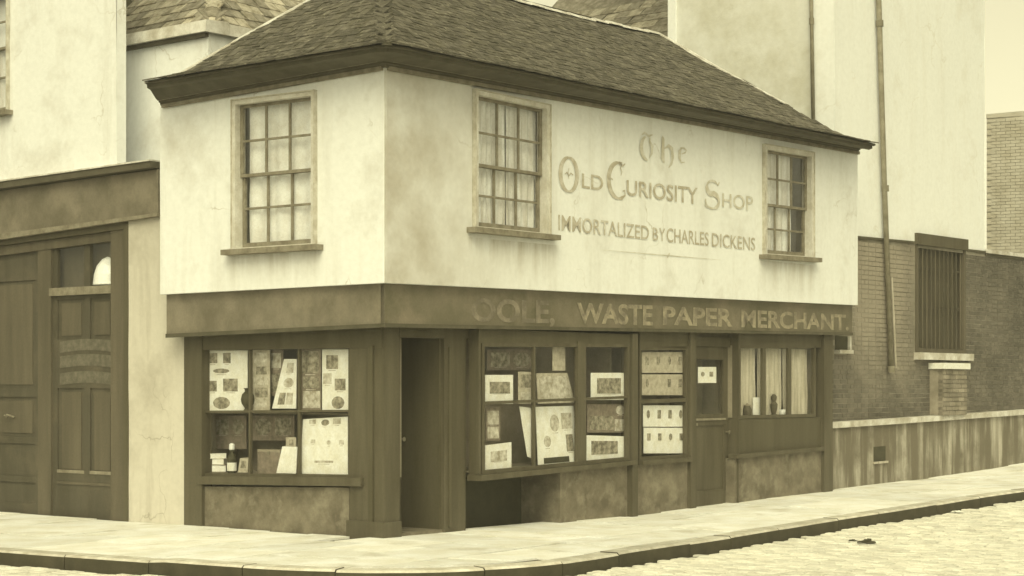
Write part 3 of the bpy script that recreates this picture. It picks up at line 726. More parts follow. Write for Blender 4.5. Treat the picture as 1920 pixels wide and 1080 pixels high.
bed.add([W(-.2, 0, EAVE - .02), W(RE, 0, EAVE - .02), W(RE, 3.5, EAVE - .02), W(-.2, 3.5, EAVE - .02)], [(0, 1, 2, 3)])
roof = bed.build('roof', 'tile_bed', shop, fixn=False)
tiles = []
def rc(a, b, z): return W(a, b, z)
def tile_rows(fn, lo, hi, width, gauge, out, left):
    sl = 0.0; d = -.03; row = 0
    while d < DMAX - .04:
        s = .28 if d < .4 else .76
        a0, a1 = lo(max(0, d)), hi(max(0, d)); x = a0 + (row % 2) * width / 2 - .05
        while x < a1 + .02:
            if x > a0 - .04 and random.random() > .006:
                dd = d + random.uniform(-.012, .012)
                o = fn(x, dd); e = fn(x + .01, dd); u = fn(x, dd + .08)
                ax = (e - o).normalized(); ay = (u - o).normalized(); az = ax.cross(ay).normalized()
                if az.z < 0: az = -az; ax = -ax
                ay = az.cross(ax)
                o2 = o + az * (.010 + random.uniform(0, .008))
                rot = Matrix.Rotation(random.uniform(-.025, .025), 4, 'Z') @ Matrix.Rotation(-.06 + random.uniform(-.02, .02), 4, 'X') @ Matrix.Rotation(random.uniform(-.03, .03), 4, 'Y')
                out.append(frame_m(o2, ax, ay, az) @ rot)
            x += width + random.uniform(-.004, .008)
        d += gauge / math.sqrt(1 + s * s); row += 1
tile_rows(roofR, lambda d: -OV + d, lambda d: RE - d, .15, .084, tiles, False)
tile_rows(roofL, lambda d: -OV + d, lambda d: LE - d * LK, .15, .084, tiles, True)
tm = MB().box8([(-.072, 0, -.004), (.072, 0, -.004), (.072, .15, -.004), (-.072, .15, -.004), (-.072, 0, .011), (.072, 0, .011), (.072, .15, .011), (-.072, .15, .011)])
tiles.sort(key=camdist)
pieces('roof_tile', tm, tiles, 'tile', roof, rest_name='roof_tiles')
# hip and ridge tiles
def capline(pts, m, name, length=.3, rad=.075, lift=.02, par=None):
    P3 = [Vector(p) for p in pts]; out = []
    for a, b in zip(P3, P3[1:]):
        L = (b - a).length; k = max(1, round(L / length)); ax = (b - a) / k
        for i in range(k):
            o = a + ax * i; x = ax.normalized(); s = x.cross(Vector((0, 0, 1))).normalized(); up = s.cross(x)
            out.append(frame_m(o + up * (lift + random.uniform(-.006, .01)), x * (ax.length / length), s, up) @ Matrix.Rotation(random.uniform(-.05, .05), 4, 'Z'))
    mb = MB(); n = 6
    for xx, rr_ in ((-.02, rad), (length * .98, rad * .86)):
        for k in range(n + 1): t = math.pi * k / n; mb.v.append(Vector((xx, rr_ * math.cos(t), rr_ * .62 * math.sin(t) - .03)))
    for k in range(n): mb.f.append((k, k + 1, n + 2 + k, n + 1 + k)); mb.mi.append(0)
    mb.f += [tuple(range(n + 1)), tuple(range(n + 1, 2 * n + 2))]; mb.mi += [0, 0]
    pieces(name, mb, out, m, par or roof)
hipN = [roofR(-OV + d, d) for d in (.02, .4, 1.0, 1.7, 2.35)]
hipE = [roofR(RE - d, d) for d in (.02, .4, 1.0, 1.7, 2.35)]
hipW = [roofL(LE - d * LK, d) for d in (.02, .4, 1.0, 1.7, 2.35)]
capline(hipN, 'hip', 'hip_tile', rad=.06, lift=.0)
capline(hipE, 'hip', 'hip_tile', rad=.05, lift=.0)
capline(hipW, 'mortar_pale', 'hip_tile', rad=.045, lift=.01)
capline([roofR(1.9, 2.35), roofR(4, 2.35), roofR(6, 2.35), roofR(RE - DMAX, 2.35)], 'mortar_pale', 'ridge_tile', rad=.085, lift=.02)
# pale lime fillets along the far slopes
for a, b in zip(hipW[1:], hipW[2:]):
    fil = MB()
    up = Vector((0, 0, .03)); n_ = Vector((*dL, 0)) * .10
    fil.box8([a + up * .2, b + up * .2, b + n_ + up * .2, a + n_ + up * .2, a + up * 1.4, b + up * 1.4, b + n_ + up * .9, a + n_ + up * .9]).build('mortar_fillet', 'mortar_pale', roof)
for a, b in zip(hipE[2:], hipE[3:]):
    fil = MB()
    up = Vector((0, 0, .03)); n_ = Vector((*dR, 0)) * .12
    fil.box8([a + up * .2, b + up * .2, b + n_ + up * .2, a + n_ + up * .2, a + up * 1.6, b + up * 1.6, b + n_ + up * 1.2, a + n_ + up * 1.2]).build('mortar_fillet', 'mortar_pale', roof)

# ================================================================== SHOP GROUND FLOOR
G = -.30
# --- narrow (left) front
QB('header', 'L', 'dark', shop, G + .01, G - .14, 345, 716, 622, 612, 652, 657)
QB('post', 'L', 'dark2', shop, G + .03, G - .14, 345, 378, 630, 630, 992, 987)
cp = quad('L', G, 656, 716, 640, 640, 1012, 1010)
t_in = cp[0][0]
cpost = MB().box8([W(.30, .30, -.3), W(.30, t_in, -.3), W(.55, t_in, -.3), W(.55, .30, -.3), W(.30, .30, 2.31), W(.30, t_in, 2.31), W(.55, t_in, 2.31), W(.55, .30, 2.31)]).build('corner_post', 'dark2', shop)
MB().box8([W(.27, .45, -.2), W(.27, .52, -.2), W(.30, .52, -.2), W(.30, .45, -.2), W(.27, .45, 2.1), W(.27, .52, 2.1), W(.30, .52, 2.1), W(.30, .45, 2.1)]).build('pilaster_strip', 'dark', cpost)
MB().box8([W(.26, .27, -.3), W(.26, t_in + .02, -.3), W(.56, t_in + .02, -.3), W(.56, .27, -.3), W(.26, .27, .12), W(.26, t_in + .02, .12), W(.56, t_in + .02, .12), W(.56, .27, .12)]).build('post_base', 'dark2', cpost)
QB('stall_riser', 'L', 'stall', shop, G - .02, G - .16, 372, 655, 912, 914, 1015, 992)
def shop_window(parent, side, off, x0, x1, ytl, ytr, ybr, ybl, vbars, hbar, mat_='dark2', barw=.028, depth=.06, sillq=None, fr=.045, label=None):
    q = quad(side, off, x0, x1, ytl, ytr, ybr, ybl); wdt = abs(q[1][0] - q[0][0]); h = q[3][1] - q[0][1]; du, dv = 1 / wdt, 1 / h
    B = lambda a, b, c, d: subq(q, a, b, c, d); s = MB()
    s.qb(side, B(-fr * du, -fr * dv, 0, 1 + fr * dv), off, off - depth); s.qb(side, B(1, -fr * dv, 1 + fr * du, 1 + fr * dv), off, off - depth)
    s.qb(side, B(0, 1, 1, 1 + fr * dv), off - .002, off - depth); s.qb(side, B(0, -fr * dv, 1, 0), off - .002, off - depth)
    wn = s.build('shop_window', mat_, parent, label=label)
    us = [0]; 
    for x in vbars: us.append((x - x0) / (x1 - x0) if x1 - x0 else .5)
    us.append(1)
    # perspective-correct the bar positions
    def ufix(x): t, _ = pix(side, x, 800, off); return (t - q[0][0]) / (q[1][0] - q[0][0])
    us = [0] + [ufix(x) for x in vbars] + [1]
    vsl = [0] + hbar + [1]
    for u in us[1:-1]: MB().qb(side, B(u - barw / 2 * du, 0, u + barw / 2 * du, 1), off - .004, off - .045).build('glazing_bar', mat_, wn)
    for v in hbar:
        for i in range(len(us) - 1):
            MB().qb(side, B(us[i] + (barw / 2 * du if i else 0), v - barw / 2 * dv, us[i + 1] - (barw / 2 * du if i < len(us) - 2 else 0), v + barw / 2 * dv), off - .006, off - .043).build('glazing_bar', mat_, wn)
    for i in range(len(us) - 1):
        for j in range(len(vsl) - 1):
            tl_ = random.uniform(-.0015, .0015)
            MB().add([P(side, t, off - .026 + (tl_ if k in (0, 1) else -tl_), z) for k, (t, z) in enumerate(B(us[i], vsl[j], us[i + 1], vsl[j + 1]))], [(0, 1, 2, 3)]).build('pane', 'glass_shop', wn, fixn=False)
    return wn, q
wL, qL = shop_window(shop, 'L', G - .02, 377, 653, 657, 651, 890, 887, [467, 559], [.5], label='six-paned display window')
MB().qb('L', quad('L', G + .05, 368, 676, 893, 896, 912, 908), G + .05, G - .1).build('sill', 'dark2', wL)
# display space behind: floor, back, shelf
def showcase(name, side, q, of, ob, parent, zf, zc, shelf=None, u0=-.06, u1=1.06):
    a, b = bil(q, u0, 0), bil(q, u1, 0); mb = MB()
    t0, t1 = a[0], b[0]
    f = [P(side, t0, of, zf), P(side, t1, of, zf), P(side, t1, of, zc), P(side, t0, of, zc)]; k = [P(side, t0, ob, zf), P(side, t1, ob, zf), P(side, t1, ob, zc), P(side, t0, ob, zc)]
    mb.add(f + k, [(4, 5, 6, 7), (0, 1, 5, 4), (1, 2, 6, 5), (2, 3, 7, 6), (3, 0, 4, 7)])
    o = mb.build(name, 'interior', parent)
    if shelf is not None: MB().rb(side, min(t0, t1) + .05, max(t0, t1) - .05, shelf - .02, shelf, of - .02, ob + .02).build('shelf', 'dark2', o)
    return o
zfl = qL[0][1] + .005
showcase('display_box', 'L', qL, G - .085, G - .75, wL, zfl, qL[3][1] + .12, (qL[0][1] + qL[3][1]) / 2 + .0)
# --- long (right) front, from the corner: recessed door, post, bay, window, door, window, end post
t740 = pix('R', 742, 900, G)[0]; t832 = pix('R', 833, 900, G)[0]; t872 = pix('R', 873, 900, G)[0]
t905 = pix('R', 902, 900, -.11)[0]; t1190 = pix('R', 1186, 900, -.13)[0]; t1300 = pix('R', 1300, 900, -.2)[0]
t1375 = pix('R', 1374, 900, -.2)[0]; t1540 = pix('R', 1540, 900, -.2)[0]; t1557 = pix('R', 1556, 900, -.2)[0]
zg = lambda t: zpave(t, -.3)
MB().rb('R', .56, t1557, 2.2, 2.33, G - .001, G - .13).build('header', 'dark', shop)
rdoor = MB()
rdoor.rb('R', .55, t832, -.15, 2.3, -.95, -1.0)
rdoor = rdoor.build('corner_door', 'dark', shop, label='dark recessed door at the street corner')
for (u0, u1, z0, z1) in ((.14, .46, .25, .95), (.56, .88, .25, .95), (.14, .46, 1.15, 1.95), (.56, .88, 1.15, 1.95)):
    a, b = lerp(.6, t832, u0), lerp(.6, t832, u1)
    MB().rb('R', a, b, z0, z1, -.93, -.95).build('door_panel', 'dark2', rdoor)
MB().tube([P('R', lerp(.6, t832, .92), -.95, 1.02), P('R', lerp(.6, t832, .92), -.9, 1.02), P('R', lerp(.6, t832, .92), -.88, 1.02)], [.012, .014, .03], 8).build('handle', 'lead', rdoor)
MB().rb('R', .551, .585, -.15, 2.3, G - .02, -.949).build('recess_side', 'dark', shop)
MB().rb('R', t832 - .03, t832, -.15, 2.3, G - .05, -.95).build('recess_side', 'dark', shop)
MB().rb('R', .56, t832, -.3, -.02, G - .03, -.95).build('doorstep', 'stall', shop)
pst = MB().rb('R', t832, t872, -.2, 2.32, G, G - .1).build('post', 'dark2', shop)
MB().rb('R', t832 + .07, t832 + .11, .0, 2.1, G + .02, G).build('pilaster_strip', 'dark', pst)
# bay window
bay, qB = shop_window(shop, 'R', -.14, 909, 1177, 650, 651, 857, 882, [1003, 1093], [.545], barw=.034, label='projecting bay display window')
zb0, zb1 = qB[0][1], qB[1][1]; zt0 = 2.31
# bay mullion broad, sill, return side, floor, roof board
MB().qb('R', quad('R', -.13, 1084, 1099, 640, 640, 864, 866), -.13, -.19).build('mullion', 'dark2', bay)
sq = [(t905 - .03, zb0 - .12), (t1190 + .02, zb1 - .10), (t1190 + .02, zb1 - .045), (t905 - .03, zb0 - .05)]
MB().qb('R', sq, -.08, G).build('sill', 'dark2', bay)
MB().rb('R', t905 - .005, t905 + .035, zb0 - .045, 2.32, -.142, -.185).build('corner_stile', 'dark2', bay)
for z_a, z_b in ((zb0 - .05, zb0 + .10), (1.95, 2.31)): MB().rb('R', t905, t905 + .03, z_a, z_b, -.185, G).build('return_rail', 'dark2', bay)
MB().rb('R', t905 + .008, t905 + .02, zb0 + .10, 1.95, -.185, G).build('return_panel', 'dark', bay)
MB().rb('R', t905 + .03, t1190, qB[3][1] + .045, 2.32, -.15, -.21).build('transom_board', 'dark', bay)
MB().qb('R', [(t905 + .03, zb0 - .03), (t1190 - .01, zb1 - .03), (t1190 - .01, zb1 - .01), (t905 + .03, zb0 - .01)], -.2, -.95).build('bay_floor', 'interior', bay)
showcase('display_box', 'R', qB, -.4, -.85, bay, min(zb0, zb1) - .02, 2.30, None, u0=-.02, u1=1.0)
# below the bay: cellar opening with grating, then a cement riser
t1050 = pix('R', 1050, 950, -.2)[0]
ctop = zb0 - .12
cel = MB().rb('R', t872, t1050, -.3, ctop, -.82, -.86).rb('R', t872 - .02, t872, -.3, ctop, G - .1, -.86).build('cellar_light', 'black', shop, label='dark cellar opening under the bay')
MB().rb('R', t1050, t1190 - .01, -.3, zb1 - .10, -.2, -.84).build('stall_riser', 'stall', shop)
MB().rb('R', t1190 - .02, t1190 + .1, -.3, 2.33, -.115, -.3).build('post', 'dark2', shop)
# second window
w2, qW2 = shop_window(shop, 'R', -.19, 1203, 1287, 657, 656, 852, 857, [], [.52], barw=.05, label='tall two-light display window')
MB().rb('R', qW2[0][0] - .04, qW2[1][0] + .04, qW2[3][1] + .045, 2.38, -.192, -.3).build('transom_board', 'dark', w2)
MB().qb('R', [(qW2[0][0] - .06, qW2[0][1] - .1), (qW2[1][0] + .05, qW2[1][1] - .1), (qW2[1][0] + .05, qW2[1][1] - .045), (qW2[0][0] - .06, qW2[0][1] - .045)], -.12, -.3).build('sill', 'dark2', w2)
MB().rb('R', qW2[1][0] + .045, t1300, -.2, 2.38, -.15, -.5).build('post', 'dark2', shop)
MB().rb('R', t1190 + .1, qW2[1][0] + .045, -.3, qW2[0][1] - .1, -.205, -.4).build('stall_riser', 'stall', shop)
showcase('display_box', 'R', qW2, -.25, -.7, w2, qW2[0][1] - .01, qW2[3][1] + .04)
# street door
dq0 = pix('R', 1300, 945, -.34); dq1 = pix('R', 1366, 940, -.34)
da, db = t1300, dq1[0]
zd = zg(da) - .02
door = MB()
door.rb('R', da, da + .13, zd, 2.2, -.34, -.39); door.rb('R', db - .13, db, zd, 2.2, -.34, -.39)
door.rb('R', da + .13, db - .13, zd, zd + .24, -.34, -.39); door.rb('R', da + .13, db - .13, 1.10, 1.26, -.34, -.39); door.rb('R', da + .13, db - .13, 2.02, 2.2, -.34, -.39)
door = door.build('street_door', 'dark2', shop, label='half-glazed street door with a card in its glass')
MB().rb('R', da + .13, db - .13, zd + .24, 1.10, -.36, -.38).build('door_panel', 'dark2', door)
MB().rb('R', da + .11, db - .1, 1.17, 1.2, -.32, -.34).build('door_rail_moulding', 'sash', door)
MB().rb('R', da + .1, da + .3, 1.1, 1.135, -.325, -.34).build('letter_plate', 'lead', door)
MB().add([P('R', da + .13, -.365, 1.26), P('R', db - .13, -.365, 1.26), P('R', db - .13, -.365, 2.02), P('R', da + .13, -.365, 2.02)], [(0, 1, 2, 3)]).build('pane', 'glass_shop', door, fixn=False)
MB().rb('R', da + .05, db - .05, 1.2, 2.1, -.75, -.77).build('door_blind', 'interior', door)
MB().tube([P('R', db - .07, -.34, 1.0), P('R', db - .07, -.30, 1.0), P('R', db - .07, -.28, 1.0)], [.012, .014, .028], 8).build('handle', 'lead', door)
MB().rb('R', da, db, 2.2, 2.42, -.33, -.4).build('door_head', 'dark', shop)
MB().rb('R', da, db + .02, -.3, zd, -.25, -.5).build('doorstep', 'stone', shop)
jamb = MB().rb('R', db, t1375 + .1, -.2, 2.42, -.17, -.42).build('post', 'dark2', shop)
# third window, curtained, with a panel and riser below
w3, qW3 = shop_window(shop, 'R', -.2, 1389, 1527, 653, 653, 776, 779, [1433.5, 1481.5], [], barw=.085, label='three-light curtained window')
MB().rb('R', qW3[0][0] - .045, t1540, qW3[3][1] + .045, 2.43, -.2, -.3).build('transom_board', 'dark', w3)
zp3 = qW3[0][1] - .05
s3a = pix('R', 1381, 852, -.14); s3b = pix('R', 1545, 838, -.14)
MB().qb('R', [(qW3[0][0] - .08, s3a[1]), (t1540, s3b[1]), (t1540, zp3), (qW3[0][0] - .08, zp3)], -.212, -.28).build('apron_panel', 'dark', w3)
MB().qb('R', [(s3a[0], s3a[1] - .06), (s3b[0], s3b[1] - .06), (s3b[0], s3b[1]), (s3a[0], s3a[1])], -.13, -.28).build('sill', 'dark2', w3)
MB().qb('R', [(s3a[0] + .03, -.3), (t1540, -.2), (t1540, s3b[1] - .06), (s3a[0] + .03, s3a[1] - .06)], -.2, -.35).build('stall_riser', 'stall', shop)
showcase('display_box', 'R', qW3, -.265, -.9, w3, qW3[0][1] - .03, qW3[3][1] + .04)
MB().rb('R', t1540, t1557, -.2, 2.43, -.15, -.45).build('post', 'dark2', shop)
MB().box8([W(t1557 - .05, .3, -.2), W(t1557, .3, -.2), W(t1557, SD, -.2), W(t1557 - .05, SD, -.2), W(t1557 - .05, .3, 2.44), W(t1557, .3, 2.44), W(t1557, SD, 2.44), W(t1557 - .05, SD, 2.44)]).build('end_wall', 'brick_mortar', shop)
for k, (x0, x1, lab) in enumerate(((1389, 1430, 'left'), (1437, 1478, 'middle'), (1485, 1527, 'right'))):
    u0 = (pix('R', x0, 700, -.2)[0] - qW3[0][0]) / (qW3[1][0] - qW3[0][0]); u1 = (pix('R', x1, 700, -.2)[0] - qW3[0][0]) / (qW3[1][0] - qW3[0][0])
    curtain('R', qW3, -.34, u0 - .02, u1 + .02, -.02, 1.02, 5, .022, 'curtain2', 'pleated light curtain behind the %s light of the ground-floor window by the brick wall' % lab, gather=((u0 if k == 0 else u1 if k == 2 else (u0 + u1) / 2), .05))
MB().rb('R', .7, t1557, -.1, 2.3, -1.15, -1.2).rb('L', 1.22, SD, -.1, 2.3, -1.15, -1.2).build('inner_partition', 'interior', shop)

# ================================================================== THINGS IN THE SHOP WINDOWS
def flat_print(side, q, off, lean, bx_, pm, o, nm):
    u0, v0, u1, v1 = bx_; p2 = subq(q, u0, v0, u1, v1); vv = [v0, v0, v1, v1]; nrm = AX(side)[1]
    f2 = [P(side, t, off - lean * vv[i] + .002, z) for i, (t, z) in enumerate(p2)]
    MB().box8(f2 + [v - nrm * .0015 for v in f2]).build(nm, pm, o)
def sheet(name, side, off, c, m, label, cat, pics=(), lean=0.0, group=None):
    """c = four picture points (bl, br, tr, tl); pics = (u0, v0, u1, v1, material)"""
    q = [pix(side, x, y, off) for x, y in c]; mb = MB()
    fr = [P(side, t, off + (0 if i < 2 else -lean), z) for i, (t, z) in enumerate(q)]
    nrm = AX(side)[1]
    mb.box8(fr + [v - nrm * .006 for v in fr]); o = mb.build(name, m, None, label=label, cat=cat, group=group)
    for k_, (u0, v0, u1, v1, pm) in enumerate(pics):
        if pm in ('ink', 'ink_pale') and (k_ + len(label)) % 3 == 1 and u1 - u0 < .6:          # oval vignette
            cu, cv, ru, rv = (u0 + u1) / 2, (v0 + v1) / 2, (u1 - u0) / 2, (v1 - v0) / 2; el = MB()
            ring = [(cu + ru * math.cos(2 * math.pi * a / 14), cv + rv * math.sin(2 * math.pi * a / 14)) for a in range(14)]
            el.add([P(side, bil(q, u, v)[0], off - lean * v + .002, bil(q, u, v)[1]) for u, v in ring], [tuple(range(14))]); el.build('printed_picture', pm, o, fixn=False)
        else: flat_print(side, q, off, lean, (u0, v0, u1, v1), pm, o, 'printed_picture')
        if v0 > .1 and pm != 'black': flat_print(side, q, off, lean, (lerp(u0, u1, .2), v0 - .028, lerp(u0, u1, .8), v0 - .016), 'ink_pale', o, 'caption')
    return o
def rect(x0, x1, y0, y1): return [(x0, y1), (x1, y1), (x1, y0), (x0, y0)]
def at(rc_, *pp):                          # picture boxes given in photo pixels -> unit boxes of the sheet
    x0, x1, y0, y1 = rc_
    return [((a - x0) / (x1 - x0), (y1 - d) / (y1 - y0), (b - x0) / (x1 - x0), (y1 - c) / (y1 - y0), m) for a, b, c, d, m in pp]
LO_ = G - .10
r_ = (379, 464, 657, 770)
sheet('print_sheet', 'L', LO_, rect(*r_), 'paper', 'white sheet of six dark pictures in top left pane of left-hand shop window', 'print',
      at(r_, (388, 408, 662, 681, 'ink'), (419, 433, 662, 681, 'ink'), (400, 431, 691, 700, 'ink'), (390, 407, 714, 734, 'ink'), (419, 446, 710, 734, 'ink'), (400, 432, 744, 767, 'ink')))
r_ = (472, 506, 656, 769)
sheet('print_sheet', 'L', LO_ - .02, rect(*r_), 'paper_aged', 'narrow mottled sheet of prints in the top middle pane of the left-hand shop window', 'print',
      at(r_, (477, 501, 661, 684, 'ink_pale'), (480, 500, 687, 702, 'ink'), (476, 503, 706, 722, 'ink_pale'), (478, 502, 727, 745, 'ink'), (477, 500, 748, 764, 'ink_pale')))
sheet('print_sheet', 'L', LO_ - .01, [(510, 766), (555, 766), (553, 673), (529, 673)], 'paper', 'pale print with tapering outline leaning in the top middle pane of the left-hand shop window', 'print',
      [(.2, .08, .5, .32, 'ink'), (.55, .08, .85, .32, 'ink_pale'), (.3, .42, .85, .62, 'ink_pale'), (.35, .72, .8, .92, 'ink_pale')], lean=.03)
r_ = (562, 602, 653, 770)
sheet('print_sheet', 'L', LO_ - .02, rect(*r_), 'paper_brown', 'brown mottled print in the top right pane of the left-hand shop window', 'print',
      at(r_, (566, 598, 658, 700, 'ink'), (568, 598, 706, 728, 'ink'), (568, 600, 733, 765, 'ink_pale')))
r_ = (604, 653, 655, 770)
sheet('print_sheet', 'L', LO_, rect(*r_), 'paper', 'pale sheet with three dark squares in top right pane of left-hand shop window', 'print',
      at(r_, (612, 634, 666, 692, 'ink'), (628, 648, 710, 732, 'ink'), (622, 646, 743, 767, 'ink'), (606, 622, 700, 720, 'ink_pale')))
sheet('print_sheet', 'L', LO_, [(562, 888), (652, 890), (652, 781), (568, 786)], 'paper', 'large white sheet with faint marks filling the bottom right pane of the left-hand shop window', 'print',
      [(.15, .9, .3, .98, 'ink_pale'), (.42, .86, .6, .97, 'ink'), (.68, .88, .85, .98, 'ink_pale'), (.2, .55, .3, .62, 'ink_pale'), (.55, .52, .64, .6, 'ink_pale'), (.82, .52, .92, .6, 'ink_pale'), (.3, .2, .7, .24, 'ink_pale')])
sheet('card', 'L', LO_, [(518, 887), (555, 888), (555, 838), (527, 837)], 'paper', 'plain white card standing in the bottom middle pane of the left-hand shop window', 'card', lean=.02)
r_ = (536, 555, 820, 838)
sheet('card', 'L', LO_ - .05, rect(*r_), 'paper_aged', 'little pale card with dark dot above the plain white card in the left-hand shop window', 'card', at(r_, (542, 550, 824, 834, 'ink')))
r_ = (505, 531, 655, 742)
sheet('print_sheet', 'L', LO_ - .09, rect(*r_), 'paper_brown', 'brown print half hidden behind the tapering pale print in the left-hand shop window', 'print', at(r_, (509, 527, 662, 690, 'ink_pale'), (509, 527, 700, 735, 'ink')))
r_ = (400, 462, 779, 842)
sheet('print_sheet', 'L', LO_ - .3, rect(*r_), 'paper_brown', 'dim brown print behind the bottle and books in the left-hand shop window', 'print', at(r_, (406, 430, 786, 815, 'ink'), (436, 458, 786, 815, 'ink')))
r_ = (472, 552, 779, 826)
sheet('print_sheet', 'L', LO_ - .34, rect(*r_), 'paper_brown', 'dim reddish brown print above the wooden box in the left-hand shop window', 'print', at(r_, (478, 510, 784, 816, 'ink'), (516, 546, 784, 816, 'ink')))
sheet('card', 'L', LO_ - .03, [(446, 886), (464, 886), (463, 858), (448, 859)], 'paper_aged', 'small faded card standing right of the bottle in the left-hand shop window', 'card', [(.2, .3, .8, .8, 'ink')], lean=.02)
zfloor = pix('L', 420, 884, LO_)[1]
# book stack, bottle, vase, wooden box
def lathe(name, base, prof_, m, label, cat, n=20, parent=None):
    mb = MB(); 
    for r_, z in prof_:
        for k in range(n): mb.v.append(base + Vector((r_ * math.cos(2 * math.pi * k / n), r_ * math.sin(2 * math.pi * k / n), z)))
    for j in range(len(prof_) - 1):
        for k in range(n): mb.f.append((j * n + k, j * n + (k + 1) % n, (j + 1) * n + (k + 1) % n, (j + 1) * n + k)); mb.mi.append(0)
    mb.f += [tuple(range(n)), tuple((len(prof_) - 1) * n + k for k in range(n))]; mb.mi += [0, 0]
    return mb.build(name, m, parent, smooth=False, label=label, cat=cat, loc=base if parent is None else None)
tb = pix('L', 402, 870, LO_ - .1)[0]
z = zfl + .004
desc = ('lowest thick brown book of the stack in the left-hand shop window', 'middle pale book of the stack in the left-hand shop window', 'top pale book lying askew on the stack in the left-hand shop window')
for k, (hh, m_) in enumerate(((.09, 'paper_brown'), (.075, 'paper_aged'), (.06, 'paper'))):
    ang = (.05, -.12, .3)[k]; c = P('L', tb, LO_ - .13, 0); hw, hd = .13 - .008 * k, .09
    ax = Vector((math.cos(ang), math.sin(ang), 0)); ay = Vector((-math.sin(ang), math.cos(ang), 0))
    bx = lambda s, z0, z1, sh=1: MB().box8([c + ax * (a * hw * s) + ay * (b * hd * s) + Vector((0, 0, z0)) for a, b in ((-1, -1), (1, -1), (1, 1), (-1, 1))] + [c + ax * (a * hw * s) + ay * (b * hd * s) + Vector((0, 0, z1)) for a, b in ((-1, -1), (1, -1), (1, 1), (-1, 1))])
    bk = bx(.96, z + .006, z + hh - .006).build('book', 'paper', None, label=desc[k], cat='book', group='books in the left-hand window')
    bx(1, z, z + .006).build('cover', m_, bk); bx(1, z + hh - .006, z + hh).build('cover', m_, bk)
    z += hh + .001
tb = pix('L', 436, 870, LO_ - .1)[0]; c = P('L', tb, LO_ - .09, zfl + .003)
bot = lathe('bottle', c, [(.055, 0), (.06, .01), (.06, .17), (.05, .2), (.025, .235), (.022, .275), (.028, .28)], 'black', 'dark round bottle with white label beside the books in the left-hand shop window', 'bottle')
lathe('stopper', c, [(.03, .28), (.036, .29), (.036, .345), (.02, .36)], 'ceramic', None, None, parent=bot)
lathe('bottle_label', c, [(.0605, .025), (.0612, .026), (.0612, .125), (.0605, .126)], 'paper', None, None, parent=bot)
shelfz = (qL[0][1] + qL[3][1]) / 2
tb = pix('L', 467, 760, LO_)[0]; c = P('L', tb, LO_ + .04 - .02, shelfz + .016)
lathe('vase', c, [(.05, 0), (.052, .01), (.035, .03), (.075, .09), (.085, .14), (.07, .2), (.035, .235), (.04, .26), (.055, .275)], 'black', 'dark round-bellied vase on the shelf between two panes of the left-hand shop window', 'vase')
t0, t1 = sorted((pix('L', 474, 870, LO_)[0], pix('L', 516, 870, LO_)[0]))
bxo = MB().rb('L', t0, t1, zfl + .003, zfl + .27, LO_ - .08, LO_ - .3).build('wooden_box', 'paper_brown', None, label='brown wooden box in the bottom middle pane of the left-hand shop window', cat='box')
MB().rb('L', t0 - .006, t1 + .006, zfl + .27, zfl + .3, LO_ - .075, LO_ - .305).build('lid', 'interior', bxo)
MB().rb('L', (t0 + t1) / 2 - .02, (t0 + t1) / 2 + .02, zfl + .24, zfl + .28, LO_ - .07, LO_ - .075).build('clasp', 'lead', bxo)

BO = -.21
r_ = (910, 962, 703, 757)
sheet('engraving', 'R', BO, rect(*r_), 'paper', 'white-margined landscape engraving hung upper left in the bay window', 'print', at(r_, (918, 956, 716, 738, 'ink')))
sheet('engraving', 'R', BO, [(910, 882), (959, 877), (959, 829), (910, 835)], 'paper', 'white-margined engraving with tilted top edge standing lower left in the bay window', 'print', [(.2, .3, .82, .72, 'ink_pale')])
r_ = (972, 1001, 697, 757)
sheet('engraving', 'R', BO - .02, rect(*r_), 'paper_aged', 'grey portrait print beside the glazing bar in the bay window', 'print', at(r_, (976, 998, 702, 727, 'ink'), (976, 998, 735, 753, 'ink_pale')))
sheet('paper_strip', 'R', BO, [(989, 856), (996, 859), (996, 765), (974, 762)], 'paper', 'narrow wedge of white paper hanging below the grey portrait in the bay window', 'paper')
r_ = (911, 938, 764, 826)
sheet('engraving', 'R', BO - .05, rect(*r_), 'paper_brown', 'mottled brown print between the two left-hand engravings in the bay window', 'print', at(r_, (914, 935, 770, 796, 'ink_pale'), (914, 935, 800, 822, 'ink_pale')))
r_ = (913, 1000, 655, 694)
sheet('engraving', 'R', BO - .25, rect(*r_), 'paper_brown', 'dim broad print hung at the back, top left of the bay window', 'print', at(r_, (920, 955, 661, 688, 'ink'), (960, 995, 661, 688, 'ink')))
sheet('poster', 'R', BO, [(1009, 873), (1086, 866), (1080, 761), (1009, 763)], 'paper', 'large white poster with dark strip at its foot leaning in the bay window', 'poster',
      [(.14, .02, .76, .12, 'black'), (.34, .56, .58, .86, 'ink_pale'), (.64, .6, .92, .88, 'ink_pale'), (.72, .2, .9, .5, 'ink'), (.16, .3, .34, .5, 'ink_pale')], lean=.04)
sheet('poster', 'R', BO - .045, [(1009, 757), (1078, 755), (1067, 699), (1009, 700)], 'paper_aged', 'greyish mottled print above the large white poster in the bay window', 'poster', [(.08, .1, .92, .9, 'ink_pale')], lean=.03)
r_ = (1036, 1060, 650, 695)
sheet('card', 'R', BO - .05, rect(*r_), 'paper_aged', 'small upright faded card high up in the bay window', 'card')
r_ = (1108, 1171, 699, 750)
sheet('engraving', 'R', BO, rect(*r_), 'paper', 'white-margined engraving hung upper right in the bay window', 'print', at(r_, (1119, 1164, 709, 738, 'ink')))
sheet('engraving', 'R', BO, [(1100, 864), (1171, 859), (1170, 818), (1100, 816)], 'paper', 'white-margined engraving standing lower right in the bay window', 'print', [(.12, .22, .82, .78, 'ink')])
r_ = (1101, 1174, 758, 811)
